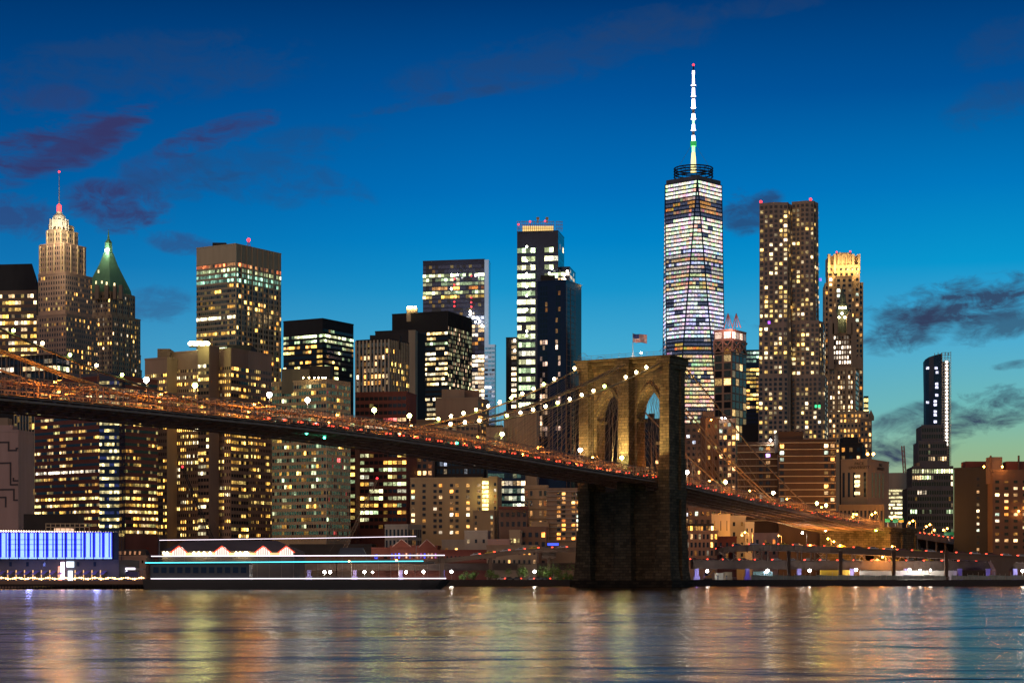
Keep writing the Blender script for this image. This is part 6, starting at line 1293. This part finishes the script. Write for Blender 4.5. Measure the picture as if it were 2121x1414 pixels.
MB().prism([(PX(246, Y), Y - .2), (PX(280, Y), Y - .2), (PX(280, Y), Y - .05), (PX(246, Y), Y - .05)], PZ(1179, Y), PZ(1175, Y)).build('light_strip', lampmat('kiosk_strip', (.95, .85, 1), 2.2, False), k_); plight('kiosk_light', (PX(262, Y), Y + 2, PZ(1182, Y)), 600, (.9, .85, 1), k_, .5)
# pavilion with lit gables
pv = thing('pavilion', 'long dark-roofed pavilion with glowing white gables edged in red', 'building', (PX(465, 715), 715, 2.66)); Y = 715
ev, rdg = PZ(1141, Y), PZ(1117, Y)
MB().prism([(PX(332, Y), Y), (PX(612, Y), Y), (PX(612, Y), Y + 36), (PX(332, Y), Y + 36)], ev, rdg, 0, [(PX(372, Y), Y + 16), (PX(560, Y), Y + 16), (PX(560, Y), Y + 20), (PX(372, Y), Y + 20)]).build('roof', M['greyblue'], pv)
MB().prism([(PX(334, Y), Y + 1), (PX(610, Y), Y + 1), (PX(610, Y), Y + 35), (PX(334, Y), Y + 35)], 2.66, ev).build('wall', M['greyblue'], pv)
GW = lampmat('gable_glow', (1, .9, .8), 1.1, False); RE = lampmat('red_edge', (1, .08, .03), 1.4, False); EV = lampmat('eave_glow', (1, .66, .3), .8, False)
MB().prism([(PX(338, Y), Y + .5), (PX(606, Y), Y + .5), (PX(606, Y), Y + .9), (PX(338, Y), Y + .9)], PZ(1150, Y), PZ(1144, Y)).build('lit_gallery', EV, pv)
for px in (372, 461, 546, 594):
    x0_, x1_, xc = PX(px - 14, Y), PX(px + 14, Y), PX(px, Y); zt_ = PZ(1132, Y); zl = PZ(1142, Y); g = MB()
    g.face([(x0_, Y - 1.4, zl - 1.4), (x1_, Y - 1.4, zl - 1.4), (x1_, Y - 1.4, zl), (xc, Y - 1.4, zt_), (x0_, Y - 1.4, zl)]); g.quad((x0_, Y - 1.4, zl), (xc, Y - 1.4, zt_), (xc, Y + 6, zt_), (x0_, Y + 6, zl)); g.quad((x1_, Y - 1.4, zl), (xc, Y - 1.4, zt_), (xc, Y + 6, zt_), (x1_, Y + 6, zl))
    gb = g.build('gable', GW, pv); e_ = MB(); e_.bar((x0_ - .6, Y - 1.6, zl - .3), (xc, Y - 1.6, zt_ + .3), .2).bar((x1_ + .6, Y - 1.6, zl - .3), (xc, Y - 1.6, zt_ + .3), .2); e_.build('edging', RE, gb)
    mm = MB()
    for q in (-9, -4.5, 0, 4.5, 9): mm.bar((PX(px + q, Y), Y - 1.55, zl - 1.4), (PX(px + q, Y), Y - 1.55, zl + (zt_ - zl) * (1 - abs(q) / 14)), .1, 0, 3)
    mm.build('mullion', M['black'], gb)
for px in (340, 347, 402, 412, 423, 436, 490, 498, 508, 512): MB().ball((PX(px, Y), Y - .6, PZ(1144.5, Y)), .42, 0, 6, 4).build('lamp', WARM_L, pv)
# two site cranes
for (bx, by, tx, ty, Y, lab, m) in ((440, 1118, 378, 969, 850, 'dark lattice crane boom leaning before the brown masonry block', 'dark'), (706, 1152, 781, 993, 850, 'tan lattice crane boom rising before the rounded red-brown block', 'tan')):
    c_ = thing('crawler_crane', lab, 'crane', (PX(bx, Y), Y, 2.5)); mb = MB(); p0, p1 = Vector((PX(bx, Y), Y, PZ(by, Y))), Vector((PX(tx, Y), Y, PZ(ty, Y))); lattice(mb, p0, p1, 1.5, 22, .13, .5); mb.build('boom', M[m], c_)
    d_ = 1 if tx < bx else -1; MB().prism([(p0.x - 2, Y - 1.6), (p0.x + 4 * d_ + 2, Y - 1.6), (p0.x + 4 * d_ + 2, Y + 1.6), (p0.x - 2, Y + 1.6)], 3.6, p0.z + .4).build('cab', M['cabin'], c_); MB().prism([(p0.x - 3, Y - 2), (p0.x + 3, Y - 2), (p0.x + 3, Y + 2), (p0.x - 3, Y + 2)], 2.5, 3.7).build('track', M['black'], c_)
    mb = MB(); mb.bar(p1, (p1.x, Y, p1.z - 14), .06, 0, 3); mb.bar(p1, (p0.x + 5 * d_, Y, p0.z + 2), .06, 0, 3); mb.build('hoist_rope', M['rope'], c_); MB().ball(p1 + Vector((0, 0, .6)), .5).build('beacon', RED_L, c_)
# the passing ferry; its glowing strips are added in place of light trails
fy = thing('ferry', 'long dark passenger ferry with white and cyan strips standing in for light trails', 'ferry', (PX(600, 628), 628, 0)); Y = 628
xa, xb = PX(300, Y), PX(935, Y); Zf = lambda py: PZ(py, Y)
HP = [(xa, Y - 4.5), (xb - 9, Y - 4.5), (xb - 3, Y - 3), (xb, Y), (xb - 3, Y + 3), (xb - 9, Y + 4.5), (xa, Y + 4.5)]; HL = [(xa + .8, Y - 3.9), (xb - 11, Y - 3.9), (xb - 6, Y - 2.2), (xb - 4, Y), (xb - 6, Y + 2.2), (xb - 11, Y + 3.9), (xa + .8, Y + 3.9)]
MB().prism(HL, -.8, Zf(1200), 0, HP).build('hull', M['hull'], fy)
FS_ = lampmat('ferry_white_trail', (1, .86, .98), 2.2, False); FC_ = lampmat('ferry_cyan_trail', (.08, .75, .9), 3, False)
MB().bar((PX(318, Y), Y - 4.7, Zf(1197.5)), (PX(925, Y), Y - 4.7, Zf(1197)), .13, 0, 6).build('light_strip', FS_, fy)
cab = MB().prism([(PX(316, Y), Y - 3.8), (PX(520, Y), Y - 3.8), (PX(520, Y), Y + 3.8), (PX(316, Y), Y + 3.8)], Zf(1200), Zf(1166)).build('lower_cabin', M['cabin'], fy)
for k in range(12): px = 322 + k * 16.4; MB().prism([(PX(px, Y), Y - 3.86), (PX(px + 11, Y), Y - 3.86), (PX(px + 11, Y), Y - 3.8), (PX(px, Y), Y - 3.8)], Zf(1186), Zf(1174)).build('window', M['navy'], cab)
ud = MB().prism([(PX(305, Y), Y - 4.2), (PX(900, Y), Y - 4.2), (PX(900, Y), Y + 4.2), (PX(305, Y), Y + 4.2)], Zf(1166), Zf(1163.5)).build('upper_deck', M['cabin'], fy)
MB().bar((PX(306, Y), Y - 4.4, Zf(1165)), (PX(878, Y), Y - 4.4, Zf(1161.5)), .12, 0, 6).build('light_strip', FC_, fy)
MB().prism([(PX(330, Y), Y - 3.9), (PX(915, Y), Y - 3.9), (PX(915, Y), Y + 3.9), (PX(330, Y), Y + 3.9)], Zf(1152), Zf(1151)).build('canopy', M['cabin'], fy)
MB().bar((PX(318, Y), Y - 4.1, Zf(1151.5)), (PX(922, Y), Y - 4.1, Zf(1149.5)), .12, 0, 6).build('light_strip', FS_, fy)
pp = MB()
for k in range(24):
    px = 336 + k * 25; pp.bar((PX(px, Y), Y - 3.7, Zf(1164)), (PX(px, Y), Y - 3.7, Zf(1152)), .07, 0, 4)
    if px > 520: pp.bar((PX(px, Y), Y - 4.0, Zf(1200)), (PX(px, Y), Y - 4.0, Zf(1165)), .07, 0, 4)
for py in (1160.5, 1158): pp.bar((PX(306, Y), Y - 4.2, Zf(py)), (PX(898, Y), Y - 4.2, Zf(py)), .035, 0, 3)
for py in (1195, 1192): pp.bar((PX(622, Y), Y - 4.4, Zf(py)), (PX(925, Y), Y - 4.4, Zf(py)), .035, 0, 3)
pp.build('railing', M['pole'], fy)
MB().prism([(PX(700, Y), Y - 2), (PX(760, Y), Y - 2), (PX(760, Y), Y + 2), (PX(700, Y), Y + 2)], Zf(1151), Zf(1134), 0, [(PX(706, Y), Y - 1.8), (PX(752, Y), Y - 1.8), (PX(752, Y), Y + 1.8), (PX(706, Y), Y + 1.8)]).build('wheelhouse', M['cabin'], fy)
for px in (330, 862): MB().bar((PX(px, Y), Y, Zf(1152)), (PX(px, Y), Y, Zf(1109)), (.14, .07), 0, 6).build('mast', M['pole'], fy)
MB().tube([(PX(330 + 532 * k / 12, Y), Y, Zf(1118 - 8 * k / 12) - .10 * math.sin(math.pi * k / 12)) for k in range(13)], .085, 0, 6).build('mast_light_trail', FS_, fy)  # glowing string added between the masts in place of a light trail
